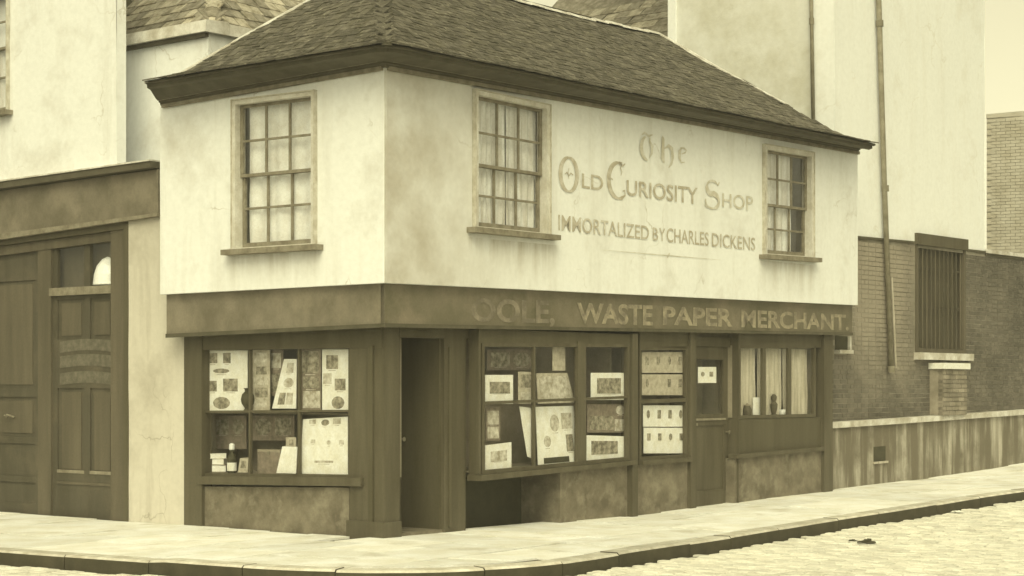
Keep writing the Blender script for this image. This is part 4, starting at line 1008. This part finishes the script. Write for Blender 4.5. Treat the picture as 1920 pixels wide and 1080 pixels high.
sheet('engraving', 'R', BO - .04, rect(*r_), 'paper_brown', 'dark brown print between the two right-hand engravings in the bay window', 'print', at(r_, (1105, 1150, 780, 806, 'ink'), (1154, 1172, 760, 778, 'ink_pale'), (1152, 1172, 786, 808, 'ink_pale')))
# cards of silhouettes in the second window
W2O = -.26
rows = [((1204, 1286, 660, 699), 'paper_aged', 'topmost card of small dark figures in the tall narrow shop window', 4, 'ink'),
        ((1204, 1286, 702, 741), 'paper_aged', 'second card from the top with dark figures in the tall narrow shop window', 4, 'ink'),
        ((1206, 1287, 760, 800), 'paper', 'bright card of dark figures just below the middle rail of the tall narrow shop window', 4, 'ink'),
        ((1207, 1288, 802, 850), 'paper', 'lowest bright card with a row of small figures in the tall narrow shop window', 4, 'ink')]
for i, (r_, m_, lab, n_, im) in enumerate(rows):
    wv = (r_[1] - r_[0]) / n_; hh = r_[3] - r_[2]; pics = []
    for k in range(n_):
        if i == 1 and k == 1: continue
        cx = r_[0] + wv * (k + .45); pics.append((cx - 3.2, cx + 3.2, r_[2] + hh * .22, r_[2] + hh * (.62 if i != 3 else .5), im))
    sheet('card', 'R', W2O, rect(*r_), m_, lab, 'card', at(r_, *pics), group='cards in the tall window')
r_ = (1309, 1343, 688, 718)
sheet('card', 'R', -.355, rect(*r_), 'paper', 'white notice with two small dots in the glass of the street door', 'card', at(r_, (1314, 1321, 697, 706, 'ink'), (1330, 1337, 697, 706, 'ink')))
r_ = (1412, 1431, 745, 778)
sheet('card', 'R', -.28, rect(*r_), 'paper', 'small white card on the sill of the curtained ground-floor window', 'card')
zs3 = qW3[0][1] - .028
c = P('R', pix('R', 1400, 770, -.31)[0], -.3, zs3)
jar = lathe('jar', c, [(.05, 0), (.06, .02), (.065, .1), (.05, .14), (.045, .16)], 'dark2', 'squat dark jar beside the white card on the curtained window sill', 'jar')
lathe('lid', c, [(.05, .16), (.05, .175), (.015, .185), (.015, .2)], 'interior', None, None, parent=jar)
c = P('R', pix('R', 1450, 770, -.31)[0], -.3, zs3)
fg = lathe('ornament', c, [(.07, 0), (.07, .02), (.03, .04), (.05, .12), (.055, .18), (.025, .22), (.04, .25), (.045, .29), (.02, .325)], 'dark2', 'dark figure-shaped ornament in the middle light of the curtained window', 'ornament')
lathe('ornament_base', c, [(.085, -.002), (.085, .012), (.075, .016)], 'ceramic', None, None, parent=fg)
c = P('R', pix('R', 1464, 770, -.31)[0], -.29, zs3)
lathe('cup', c, [(.03, 0), (.034, .01), (.05, .06), (.055, .1), (.05, .1), (.045, .07)], 'ceramic', 'small white cup in the middle light of the curtained window', 'cup')

# ================================================================== LEFT NEIGHBOUR
NO = -.30                                  # its front stands on the line of the shop's ground floor
l235 = pix('L', 219, 200, NO)[0]; l345 = pix('L', 345, 800, NO)[0]; LEND = 11.0
nb = thing('neighbour_building', W(1.5, 7, -.1), 'tall limewashed building with panelled gates left of the corner shop', 'building')
QW = vert(quad('L', NO, -75, 16, 8, -10, 205, 222))
top = 10.5
mb = wall_grid('L', NO, l235, LEND, lambda t: 3.9, lambda t: top, [opening(QW)], step=.3, relief=.012)
mb.add([W(.3, l235, 3.9), W(.45, l235, 3.9), W(.45, l235, top), W(.3, l235, top)], [(0, 1, 2, 3)])
mb.add([W(.45, l235, 3.9), W(.45, LEND, 3.9), W(.45, LEND, top), W(.45, l235, top)], [(0, 1, 2, 3)])
mb.add([W(.3, LEND, -.2), W(.45, LEND, -.2), W(.45, LEND, top), W(.3, LEND, top)], [(0, 1, 2, 3)])
mb.add([W(.3, l235, top), W(.3, LEND, top), W(.45, LEND, top), W(.45, l235, top)], [(0, 1, 2, 3)])
mb.build('wall', 'plaster_left', nb, fixn=False)
sash_window(nb, 'L', QW, (.3, .55, .78), None, arch=.02, sill=(.1, .1), room=.16, front=NO)
curtain('L', QW, NO - .13, 0, 1, 0, .55, 5, .015, 'curtain', 'pale curtain in the lower sash of the window at the far left edge')
# lower part set back between the neighbour and the shop, with a coped parapet
low = MB(); RB = .97; L0 = 4.0
pw = lambda px, py, off: pix('L', px, py, off)
zpc = pw(390, 62, -RB)[1]
for a, b in ((3.3, 3.9), (3.9, 4.6), (4.6, 5.3), (5.3, 6.2)):
    pass
low.add([W(RB, L0, 3.5), W(RB, l235 + 1.2, 3.5), W(RB, l235 + 1.2, zpc), W(RB, L0, zpc)], [(0, 1, 2, 3)])
low.add([W(RB, L0, 3.5), W(6, L0, 3.5), W(6, L0, zpc), W(RB, L0, zpc)], [(0, 1, 2, 3)])
low.add([W(.3, 3.6, 3.9), W(.3, l235 + .02, 3.9), W(RB, l235 + .02, 3.9), W(RB, 3.6, 3.9)], [(0, 1, 2, 3)])
low.build('parapet_wall', 'plaster_left', nb, fixn=False)
cz = zpc
k = 0; ll = L0 - .08
while ll < l235 + .9:
    l2 = min(ll + .62, l235 + .92)
    MB().box8([W(RB - .12, ll, cz), W(RB - .12, l2 - .006, cz), W(RB + .3, l2 - .006, cz), W(RB + .3, ll, cz), W(RB - .1, ll, cz + .15), W(RB - .1, l2 - .006, cz + .15), W(RB + .28, l2 - .006, cz + .17), W(RB + .28, ll, cz + .17)]).build('coping_stone', 'stone', nb)
    ll = l2
rr = RB + .302
while rr < 4.4:
    r2 = rr + .62
    MB().box8([W(rr, L0 - .08, cz), W(r2 - .006, L0 - .08, cz), W(r2 - .006, L0 + .3, cz), W(rr, L0 + .3, cz), W(rr, L0 - .06, cz + .15), W(r2 - .006, L0 - .06, cz + .15), W(r2 - .006, L0 + .28, cz + .17), W(rr, L0 + .28, cz + .17)]).build('coping_stone', 'stone', nb)
    rr = r2
MB().rb('L', L0 - .01, l235 + .9, cz - .05, cz, -RB + .07, -RB).build('coping_moulding', 'cornice', nb)
# rear tiled roof behind the parapet: one hipped corner
z0 = cz + .02
def rfA(x, d): return W(x, L0 + .32 + d, z0 + d * .95)          # faces the long street
def rfB(x, d): return W(RB + .32 + d, x, z0 + d * .95)          # faces the short street
rb2 = MB(); A0 = RB + .3
rb2.add([rfA(A0, 0), rfA(9, 0), rfA(9, 4), rfA(A0 + 4, 4)], [(0, 1, 2, 3)]).add([rfB(L0 + .3, 0), rfB(9, 0), rfB(9, 4), rfB(L0 + 4.3, 4)], [(0, 1, 2, 3)])
rroof = rb2.build('roof', 'tile_bed', nb, fixn=False)
t2 = []
def rows2(fn, lo, hi, dmax, out, wd=.2, ga=.15):
    d = 0; row = 0
    while d < dmax:
        x = lo(d) + (row % 2) * wd / 2
        while x < hi(d):
            o = fn(x, d); e = fn(x + .01, d); u = fn(x, d + .05); ax = (e - o).normalized(); ay = (u - o).normalized(); az = ax.cross(ay).normalized()
            if az.z < 0: az = -az; ax = -ax
            ay = az.cross(ax)
            out.append(frame_m(o + az * (.014 + random.uniform(0, .012)), ax, ay, az) @ Matrix.Rotation(random.uniform(-.05, .05), 4, 'Z') @ Matrix.Rotation(-.06 + random.uniform(-.03, .03), 4, 'X'))
            x += wd + random.uniform(-.006, .012)
        d += ga; row += 1
rows2(rfA, lambda d: A0 + d, lambda d: 6.2, 1.7, t2); rows2(rfB, lambda d: L0 + .3 + d, lambda d: 7.2, 2.0, t2)
t2 = [m_ for m_ in t2 if 200 < 960 + m_.to_translation().x / m_.to_translation().y * F < 700 and HOR - (m_.to_translation().z - EYE) / m_.to_translation().y * F > -60]
t2.sort(key=camdist)
tm2 = MB().box8([(-.095, 0, -.004), (.095, 0, -.004), (.095, .24, -.004), (-.095, .24, -.004), (-.095, 0, .014), (.095, 0, .014), (.095, .24, .014), (-.095, .24, .014)])
pieces('roof_tile', tm2, t2, 'tile2', rroof, rest_name='roof_tiles')
capline([rfA(A0, 0), rfA(A0 + 1.2, 1.2), rfA(A0 + 2.4, 2.4)], 'tile2', 'hip_tile', rad=.11, lift=.03, par=rroof)
# fascia over the gates
fq = [pix('L', -330, 486, NO), pix('L', 302, 402, NO), pix('L', 302, 318, NO), pix('L', -330, 404, NO)]
MB().qb('L', fq, NO + .05, NO - .1).build('gate_fascia', 'fascia', nb)
lq = [pix('L', -330, 404, NO), pix('L', 302, 316, NO), pix('L', 302, 304, NO), pix('L', -330, 391, NO)]
MB().qb('L', lq, NO + .17, NO - .1).build('ledge', 'cornice', nb)
l2q = [(t, z + (.015 if i < 2 else .02)) for i, (t, z) in enumerate([lq[3], lq[2], lq[2], lq[3]])]
MB().qb('L', [(lq[3][0], lq[3][1] + .001), (lq[2][0], lq[2][1] + .001), (lq[2][0], lq[2][1] + .02), (lq[3][0], lq[3][1] + .02)], NO + .19, NO - .08).build('ledge_flashing', 'mortar_pale', nb)
bq = [pix('L', -330, 500, NO), pix('L', 302, 406, NO), pix('L', 302, 400, NO), pix('L', -330, 484, NO)]
MB().qb('L', bq, NO + .07, NO - .08).build('fascia_moulding', 'sash', nb)
MB().rb('L', pix('L', 302, 400, NO)[0] , LEND, 2.9, 3.95, NO - .22, NO - .26).build('fascia_backing', 'gate', nb)
# pier
l240 = pix('L', 241, 800, NO)[0]
pq = [(l240, -.25), (l345 - .05, -.25), (l345 - .05, 3.9), (l240, 3.9)]
pier = wall_grid('L', NO, l345 - .03, l240, lambda t: -.25, lambda t: 3.88, [], step=.2, relief=.01)
pier.build('pier', 'plaster_pier', nb, fixn=False)
wall_grid('L', NO, pix('L', -132, 700, NO)[0], LEND, lambda t: -.25, lambda t: 3.88, [], step=.3, relief=.01).build('pier', 'plaster_pier', nb, fixn=False)
# gate frame and leaves
zgl = lambda t: zpave(-.3, t) - .02
gl = lambda px: pix('L', px, 700, NO)[0]
ztop_ = lambda px: pix('L', px, lerp(446, 416, px / 240.0), NO)[1]
GT = ztop_(150)
gate = thing('gates', P('L', gl(90), NO - .1, -.1), 'pair of dark panelled wooden gates with small panes at the left', 'gate')
fr = MB()
fr.rb('L', gl(241), gl(205), -.2, GT + .06, NO - .02, NO - .2)
fr.rb('L', gl(88), gl(64), -.2, GT + .1, NO - .06, NO - .2)
fr.build('gate_frame', 'gate_post', gate)
MB().rb('L', gl(241), gl(233), -.2, GT + .0, NO + .012, NO - .02).build('jamb_bead', 'dark', gate)
hq = lambda ya, yb: [pix('L', -330, ya + 76, NO), pix('L', 241, ya, NO), pix('L', 241, yb, NO), pix('L', -330, yb + 76, NO)]
MB().qb('L', hq(428, 408), NO - .0, NO - .19).build('gate_head', 'dark', gate)
MB().qb('L', hq(446, 428.5), NO - .05, NO - .19).build('head_rail', 'gate_post', gate)
leafo = NO - .1
zz = lambda py, px=150: pix('L', px, py, leafo)[1]
lr = MB()
xa, xb = gl(205), gl(88)
z0_ = zgl(xa)
for x0, x1 in ((xa, gl(200)), (gl(96), xb), (gl(157), gl(146))): lr.rb('L', x0, x1, z0_, GT + .1, leafo, leafo - .05)
for y0, y1 in ((560, 552), (728, 636), (905, 888), (975, 905)): lr.rb('L', gl(200), gl(96), max(zz(y0), z0_), zz(y1), leafo - .002, leafo - .05)
leafR = lr.build('gate_leaf', 'gate', gate, label='right-hand leaf with two panes at the top')
for (x0, x1) in ((96, 146), (157, 200)):
    for (y0, y1) in ((636, 560), (888, 728)):
        MB().rb('L', gl(x1), gl(x0), zz(y0), zz(y1), leafo - .022, leafo - .045).build('panel', 'gate', leafR)
        MB().rb('L', gl(x1 - 7), gl(x0 + 7), zz(y0) + .05, zz(y1) - .05, leafo - .012, leafo - .022).build('panel_field', 'gate_post', leafR)
    MB().rb('L', gl(x1), gl(x0), zz(888), zz(882), leafo + .006, leafo - .02).build('panel_moulding', 'sash', leafR)
    MB().add([P('L', gl(x1), leafo - .025, zz(540)), P('L', gl(x0), leafo - .025, zz(540)), P('L', gl(x0), leafo - .025, GT + .1), P('L', gl(x1), leafo - .025, GT + .1)], [(0, 1, 2, 3)]).build('pane', 'glass_shop', leafR, fixn=False)
MB().rb('L', gl(206), gl(86), zz(553), zz(538), leafo + .05, leafo - .05).build('ledge', 'sash', leafR)
MB().rb('L', gl(200), gl(96), zz(909), zz(904), leafo + .012, leafo - .002).build('rail_moulding', 'gate_post', leafR)
for y0, y1 in ((661, 640), (690, 668), (722, 700)):
    mbb = MB(); n = 10; X0, X1 = gl(101), gl(200)
    for i in range(n):
        a, b = lerp(X0, X1, i / n), lerp(X0, X1, (i + 1) / n); f = lambda t: .03 * math.sin(math.pi * t)
        mbb.qb('L', [(a, zz(y0) + f(i / n)), (b, zz(y0) + f((i + 1) / n)), (b, zz(y1) + f((i + 1) / n)), (a, zz(y1) + f(i / n))], leafo + .002, leafo - .001)
    mbb.build('painted_band', 'sign_band', leafR)
MB().rb('L', gl(204), gl(92), zz(545), GT, leafo - .5, leafo - .52).build('inner_board', 'interior', gate)
lf = MB(); xl0, xl1 = gl(64), gl(-130)
for x0, x1 in ((xl0, gl(55)), (gl(-122), xl1)): lf.rb('L', x0, x1, z0_, GT + .1, leafo, leafo - .05)
for y0, y1 in ((520, 440), (745, 728), (835, 822), (910, 898), (980, 950)): lf.rb('L', gl(55), gl(-122), max(zz(y0), z0_), min(zz(y1), GT - .12), leafo - .002, leafo - .05)
leafL = lf.build('gate_leaf', 'gate', gate, label='left-hand leaf cut by the picture edge')
for (y0, y1) in ((728, 520), (822, 745), (898, 835), (950, 910)):
    MB().rb('L', gl(55), gl(-122), zz(y0), zz(y1), leafo - .022, leafo - .045).build('panel', 'gate', leafL)
    if y0 - y1 > 70: MB().rb('L', gl(48), gl(-115), zz(y0) + .05, zz(y1) - .05, leafo - .012, leafo - .022).build('panel_field', 'gate_post', leafL)
hnd = MB(); c = P('L', gl(8), leafo, zz(784)); ax, out = AX('L')
hnd.tube([c + out * .0 + ax * -.08, c + out * .05 - ax * .06 + Vector((0, 0, .02)), c + out * .06 + Vector((0, 0, .03)), c + out * .05 + ax * .06 + Vector((0, 0, .02)), c + ax * .08], .013, 8).build('handle', 'sash', leafL)
# the pale rounded thing behind the gate panes
c = P('L', gl(176), leafo - .16, zz(536))
shade = lathe('enamel_lamp_shade', c, [(.215, 0), (.22, .01), (.205, .14), (.17, .25), (.1, .34), (.03, .375)], 'ceramic', 'rounded white enamel shade behind the small panes of the left-hand gates', 'lamp shade', n=24)
c = P('L', gl(143), leafo - .1, zz(536)); 
lathe('glass_drop', c, [(.02, .03), (.045, .07), (.05, .12), (.03, .19), (.012, .25)], 'ceramic', 'small white drop-shaped glass hanging beside the rounded shade behind the gate panes', 'lamp')

# ================================================================== TALL BUILDING RIGHT
BR = -.45
tb_ = thing('tall_building', W(13, 2.5, 0), 'tall pale rendered building with sooty brick ground storey right of the shop', 'building')
TX0, TX1, TL = 10.62, pix('R', 1846, 300, BR)[0], 3.54
ZT = 12.0
zbt = lambda t: pl([(10, 3.97), (13.2, 4.02), (15.2, 4.005), (25, 4.05)], t)
mb = wall_grid('R', BR, TX0, TX1, lambda t: zbt(t) + .005, lambda t: ZT, [], step=.5, relief=.01)
mb.add([W(TX1, -BR, 0), W(TX1, 6, 0), W(TX1, 6, ZT), W(TX1, -BR, ZT)], [(0, 1, 2, 3)])
mb.add([W(TX0, -BR, ZT), W(TX1, -BR, ZT), W(TX1, 6, ZT), W(TX0, 6, ZT)], [(0, 1, 2, 3)])
mb.add([W(TX0, TL, ZT), W(TX0, TL, 0), W(TX1, TL, 0), W(TX1, TL, ZT)], [(0, 1, 2, 3)])
mb.add([W(TX0, -BR, 0), W(TX0, .83, 0), W(TX0, .83, ZT), W(TX0, -BR, ZT)], [(0, 1, 2, 3)])
mb.build('rendered_wall', 'render_white', tb_, fixn=False)
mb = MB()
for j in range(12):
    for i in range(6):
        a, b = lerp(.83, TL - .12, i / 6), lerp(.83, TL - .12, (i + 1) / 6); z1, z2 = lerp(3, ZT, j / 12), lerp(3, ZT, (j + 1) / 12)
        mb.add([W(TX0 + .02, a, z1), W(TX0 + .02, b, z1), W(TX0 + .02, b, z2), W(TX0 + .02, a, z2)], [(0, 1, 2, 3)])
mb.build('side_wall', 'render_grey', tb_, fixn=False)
MB().box8([W(TX0 - .03, TL - .12, 3), W(TX0 + .2, TL - .12, 3), W(TX0 + .2, TL + .02, 3), W(TX0 - .03, TL + .02, 3), W(TX0 - .03, TL - .12, ZT), W(TX0 + .2, TL - .12, ZT), W(TX0 + .2, TL + .02, ZT), W(TX0 - .03, TL + .02, ZT)]).build('quoin_strip', 'render_white', tb_)
# brick storey
BT1 = 25.0
wt0, wt1 = pix('R', 1716, 600, BR)[0], pix('R', 1809, 600, BR)[0]; wz0 = pix('R', 1760, 662, BR)[1]; wz1 = pix('R', 1760, 445, BR)[1]
mort = wall_grid('R', BR, 10.3, TX1 + .3, lambda t: .6, zbt, [(wt0, wt1, wz0, wz0, wz1 - .22, wz1 - .22)], step=.5, relief=0)
mort.rb('R', TX1 + .002, BT1, .6, 3.98, BR - .002, BR - .24)
bwall = mort.build('brick_wall', 'brick_mortar', tb_, fixn=False)
ht0, ht1 = pix('R', 1566, 650, BR)[0], pix('R', 1588, 650, BR)[0]; hz0, hz1 = pix('R', 1577, 656, BR)[1], pix('R', 1577, 630, BR)[1]
bricks = []; axR, outR = AX('R'); z = .78; row = 0
while z < 4.0:
    header = row % 2; bl = .1075 if header else .215; t = 10.34 + (.055 if header else 0) - (row % 3) * .0
    while t < BT1:
        tc = t + bl / 2; zc = z + .0325
        if zc + .03 < zbt(tc) and not (wt0 - .02 < tc < wt1 + .02 and zc > wz0 - .04) and not (ht0 - .05 < tc < ht1 + .05 and hz0 - .05 < zc < hz1 + .03):
            bricks.append(frame_m(P('R', tc, BR - .05 + random.uniform(.004, .011), z), axR * (bl / .215) * random.uniform(.97, 1.0), -outR, Vector((0, 0, random.uniform(.95, 1.03)))))
        t += bl + .0105
    z += .0755; row += 1
# those hidden behind the shop are left out; nearest first
bricks = [m_ for m_ in bricks if 1550 < 960 + m_.to_translation().x / m_.to_translation().y * F < 2300]
bricks.sort(key=lambda mm: (960 + mm.to_translation().x / mm.to_translation().y * F > 1925, camdist(mm)))
bmesh_ = MB().box8([(-.1075, -.05, 0), (.1075, -.05, 0), (.1075, .05, 0), (-.1075, .05, 0), (-.1075, -.05, .065), (.1075, -.05, .065), (.1075, .05, .065), (-.1075, .05, .065)])
# the fronts face -y of the piece
pieces('brick', bmesh_, bricks, 'brick', bwall, rest_name='bricks')
# coping strip on the boundary part and drip line on the rest
t = TX1 + .01
while t < BT1:
    MB().rb('R', t, min(t + .8, BT1) - .008, zbt(t) - .005, zbt(t) + .06, BR + .06, BR - .3).build('coping_stone', 'stone', bwall); t += .8
MB().rb('R', TX1 + .01, BT1, zbt(16) - .05, zbt(16) - .006, BR + .03, BR).build('coping_moulding', 'cornice', bwall)
for a, b in ((10.62, wt0 - .07), (wt1 + .07, TX1)): MB().qb('R', [(a, zbt(a) - .01), (b, zbt(b) - .01), (b, zbt(b) + .03), (a, zbt(a) + .03)], BR + .03, BR - .01).build('drip_course', 'cornice', bwall)
# barred window
bwn = MB()
bwn.rb('R', wt0 - .005, wt0 + .07, wz0, wz1 - .17, BR + .02, BR - .2).rb('R', wt1 - .07, wt1 + .005, wz0, wz1 - .17, BR + .02, BR - .2).rb('R', wt0 + .07, wt1 - .07, wz0, wz0 + .07, BR + .018, BR - .2)
bwn = bwn.build('barred_window', 'gate_post', tb_)
MB().rb('R', wt0 - .02, wt1 + .02, wz1 - .17, wz1 + .02, BR + .06, BR - .2).build('lintel', 'dark2', bwn)
MB().rb('R', wt0 - .06, wt1 + .1, wz0 - .12, wz0 - .002, BR + .12, BR - .15).build('sill', 'stone', bwn)
MB().rb('R', wt0 + .07, wt1 - .07, wz0 + .07, wz1 - .17, BR - .12, BR - .14).build('shutter', 'dark2', bwn)
for z in (wz0 + .75, wz0 + 1.4): MB().rb('R', wt0 + .07, wt1 - .07, z, z + .035, BR - .035, BR - .05).build('cross_bar', 'gate', bwn)
for k in range(11):
    t = lerp(wt0 + .14, wt1 - .14, k / 10)
    MB().tube([P('R', t, BR - .02, wz0 + .07), P('R', t, BR - .02, wz1 - .17)], .014, 6).build('bar', 'gate_post' if k % 3 else 'gate', bwn)
# small bracketed opening beside the shop's end post
sm_ = MB().rb('R', ht0 - .03, ht1 + .03, hz0 - .06, hz0 - .002, BR + .1, BR - .05).rb('R', ht1, ht1 + .04, hz0, hz1, BR + .06, BR - .05).build('small_opening', 'stone', tb_)
MB().rb('R', ht0, ht1, hz0, hz1, BR + .012, BR - .02).build('opening_back', 'black', sm_)
# plinth with coping and whitewash drips
plq = lambda t: pl([(10.28, 1.0), (17.2, 1.13), (25, 1.3)], t)
PO = -.3
pz = MB()
for i in range(26):
    a, b = lerp(t1557 + .004, BT1, i / 18), lerp(t1557 + .004, BT1, (i + 1) / 18)
    pz.qb('R', [(a, -.1), (b, -.1), (b, plq(b)), (a, plq(a))], PO, BR - .01)
plinth = pz.build('plinth', 'plinth', tb_)
t = t1557 + .01
while t < BT1 - .05:
    b = min(t + random.uniform(1.3, 1.9), BT1)
    MB().qb('R', [(t, plq(t) + .002), (b - .006, plq(b) + .002), (b - .006, plq(b) + .09), (t, plq(t) + .09)], PO + .06, BR - .02).build('coping_stone', 'stone', plinth); t = b
vq = quad('R', PO, 1638, 1660, 838, 836, 864, 866)
vent = MB().qb('R', subq(vq, -.1, -.14, 1.1, 0), PO + .035, PO).build('air_vent', 'whitewash', plinth)
MB().qb('R', vq, PO + .004, PO - .001).build('vent_hole', 'black', vent)
# brick pier under the window, with a white cap
pt0, pt1 = pix('R', 1757, 730, PO)[0], pix('R', 1801, 730, PO)[0]; pz1 = pix('R', 1778, 692, PO)[1]
ppz = plq(13.9) + .092
PF = PO + .12
M['brick_pier'] = mat('pier_brick', S(166, 151, 110, .8), S(134, 122, 86, .75), scale=3, rough=.95, bump=.4, rnd=.2)
pier2 = thing('brick_pier', P('R', (pt0 + pt1) / 2, PO, ppz), 'short brick pier with a white slab on top below the barred window', 'pier')
core = MB().rb('R', pt0, pt1, ppz + .001, pz1, PF - .02, BR + .012).build('pier_core', 'brick_pier', pier2)
pb = []; z = ppz + .006; row = 0
while z + .066 < pz1 + .02:
    t = pt0 + (0 if row % 2 else -.0); first = True
    while t < pt1 - .04:
        L = .215 if (row % 2 == 0 or not first) else .1; L = min(L, pt1 - t)
        pb.append(frame_m(P('R', t + L / 2, PF - .055 + random.uniform(0, .006), z), axR * (L / .215), -outR, Vector((0, 0, 1)))); t += L + .01; first = False
    z += .0755; row += 1
pieces('brick', bmesh_, pb, 'brick_pier', core)
MB().rb('R', pt0 - .04, pt1 + .03, pz1, pz1 + .1, PF + .05, BR + .012).build('cap_slab', 'paper', pier2)
# downpipes
def downpipe(pts, label, brk, rad=.045):
    o = MB().tube(pts, rad, 12).build('downpipe', 'lead', tb_, smooth=True, label=label)
    for k in brk:
        p = Vector(pts[0]).lerp(Vector(pts[-1]), k); d = (Vector(pts[-1]) - Vector(pts[0])).normalized()
        MB().tube([p - d * .05, p + d * .05], rad * 1.35, 12).build('pipe_collar', 'lead', o)
    return o
def ptR(px, py, off): t, z = pix('R', px, py, off); return P('R', t, off, z)
downpipe([ptR(1671, 692, BR + .08), ptR(1658, 345, BR + .08), ptR(1644, -120, BR + .08)], 'long leaning iron downpipe on the street front', (.0, .42, .80))
def ptS(px, py):                           # on the side wall, r = TX0
    a = (px - 960) / F; o = W(TX0 - .06, 0, 0)
    l = (a * o.y - o.x) / (dL[0] - a * dL[1]); y = o.y + l * dL[1]; return W(TX0 - .06, l, EYE - (py - HOR) / F * y)
downpipe([ptS(1525, 235), ptS(1519, -120)], 'thin downpipe on the side wall above the shop roof', (.55,), rad=.03)
MB().tube([ptR(1672, 520, BR + .05), ptR(1680, 690, BR + .05)], .018, 8).build('pipe_highlight', 'whitewash', tb_)  # pale tube added to draw the bright highlight beside the downpipe

# ================================================================== BEHIND
# weather-darkened roof behind the ridge
bk = thing('rear_house', W(9.5, 7, 0), 'weathered slate-roofed rear house peeping above the shop ridge', 'house')
def rfC(x, d): return W(10.85 + d, x, 6.2 + d * .85)
slab = MB().add([rfC(3.56, 0), rfC(9, 0), rfC(9, 4), rfC(3.56, 4)], [(0, 1, 2, 3)]).add([W(10.85, 3.56, 0), W(10.85, 9, 0), W(10.85, 9, 6.2), W(10.85, 3.56, 6.2)], [(0, 1, 2, 3)]).build('roof', 'tile2', bk, fixn=False)
t3 = []; rows2(rfC, lambda d: 3.72, lambda d: 9.0, 3.2, t3, wd=.3, ga=.2)
t3 = [m_ for m_ in t3 if 1000 < 960 + m_.to_translation().x / m_.to_translation().y * F < 1290 and 120 > HOR - (m_.to_translation().z - EYE) / m_.to_translation().y * F > -60]
t3.sort(key=camdist)
tm3 = MB().box8([(-.145, 0, -.004), (.145, 0, -.004), (.145, .3, -.004), (-.145, .3, -.004), (-.145, 0, .012), (.145, 0, .012), (.145, .3, .012), (-.145, .3, .012)])
pieces('slate', tm3, t3, 'tile2', slab)
# distant brick house at the right
dh = thing('distant_house', W(26, -1, 0), 'plain pale brick house end far down the street at the right edge', 'house')
def dp(px, y): return (px - 960) / F * y
D = 46.0; xh0, xh1 = dp(1850, D), dp(1990, D); zh = EYE + (HOR - 222) / F * D
hw_ = MB().box8([(xh0, D, 0), (xh1, D - 1, 0), (xh1 + 4, D + 9, 0), (xh0 + 4, D + 9, 0), (xh0, D, zh), (xh1, D - 1, zh), (xh1 + 4, D + 9, zh), (xh0 + 4, D + 9, zh)]).build('wall', 'brick_far', dh)
fb = []; ex = Vector((xh1 - xh0, -1, 0)).normalized(); ez = Vector((0, 0, 1)); ey = ez.cross(ex)
z = 3.9; row = 0
while z < zh - .08:
    x = (row % 2) * .115
    while x < 1.3:
        fb.append(frame_m(Vector((xh0, D, z)) + ex * (x + .12) - ey * random.uniform(.002, .008), ex, ey, ez)); x += .235
    z += .078; row += 1
fb.sort(key=lambda m_: (m_.to_translation() - Vector((xh0 + .6, D, 5.5))).length)
pieces('brick', MB().box8([(-.112, -.02, 0), (.112, -.02, 0), (.112, .02, 0), (-.112, .02, 0), (-.112, -.02, .068), (.112, -.02, .068), (.112, .02, .068), (-.112, .02, .068)]), fb, 'brick_far', hw_, rest_name='bricks')
MB().box8([(xh0 - .02, D - .03, zh), (xh1 + .1, D - 1.03, zh), (xh1 + 4, D + 9, zh), (xh0 + 4, D + 9, zh), (xh0 - .02, D - .03, zh + .1), (xh1 + .1, D - 1.03, zh + .15), (xh1 + 4, D + 9, zh + .15), (xh0 + 4, D + 9, zh + .15)]).build('coping', 'brick_far', dh)
# ================================================================== LITTER
def scrap(px, py, size, m, label, cat, flat=.35):
    r, l = gpix(px, py, -ROADDROP); mb = MB(); n = 9; rings = 4; c = W(r, l, zroad(r, l) + .01)
    sd = random.uniform(0, 50)
    for j in range(rings + 1):
        th = math.pi / 2 * j / rings
        for k in range(n):
            a = 2 * math.pi * k / n; f = 1 + .8 * mnoise.noise(Vector((math.cos(a) * 1.6 + sd, math.sin(a) * 1.6, j * .8)))
            mb.v.append(c + Vector((math.cos(a) * math.cos(th) * size * f, math.sin(a) * math.cos(th) * size * .7 * f, math.sin(th) * size * flat * f)))
    for j in range(rings):
        for k in range(n): mb.f.append((j * n + k, j * n + (k + 1) % n, (j + 1) * n + (k + 1) % n, (j + 1) * n + k)); mb.mi.append(0)
    return mb.build('litter' if cat == 'litter' else 'crumpled_paper', m, None, label=label, cat=cat)
scrap(1626, 1019, .11, 'black', 'dark clod lying on the setts at the lower right', 'litter')
scrap(1600, 1016, .05, 'black', 'small dark lump left of the larger clod on the setts', 'litter')
scrap(1797, 961, .09, 'paper', 'scrap of white paper in the gutter at the right', 'paper', .25)
scrap(1231, 1043, .06, 'paper', 'tiny white scrap in the gutter below the bay window', 'paper', .3)
scrap(66, 1054, .07, 'paper', 'crumpled white paper against the kerb at the lower left', 'paper', .6)
scrap(10, 1049, .10, 'paper', 'pale crumpled heap by the kerb at the left edge', 'paper', .6)

# ================================================================== ADDED HAZE, LIFTS THE BLACKS
hz = bpy.data.materials.new('black_lift_haze'); hz.use_nodes = True
ht = hz.node_tree; ht.nodes.clear()
ho = ht.nodes.new('ShaderNodeOutputMaterial'); pv = ht.nodes.new('ShaderNodeVolumePrincipled')
pv.inputs['Color'].default_value = (.95, .95, .93, 1); pv.inputs['Density'].default_value = HAZE; pv.inputs['Anisotropy'].default_value = 0.0
ht.links.new(pv.outputs[0], ho.inputs['Volume'])
hm = MB().box8([(-60, -30, -1.75), (60, -30, -1.75), (60, 75, -1.75), (-60, 75, -1.75), (-60, -30, 13.5), (60, -30, 13.5), (60, 75, 13.5), (-60, 75, 13.5)])
hobj = hm.build('haze', hz, None, loc=(0, 20, -1.75), kind='stuff')
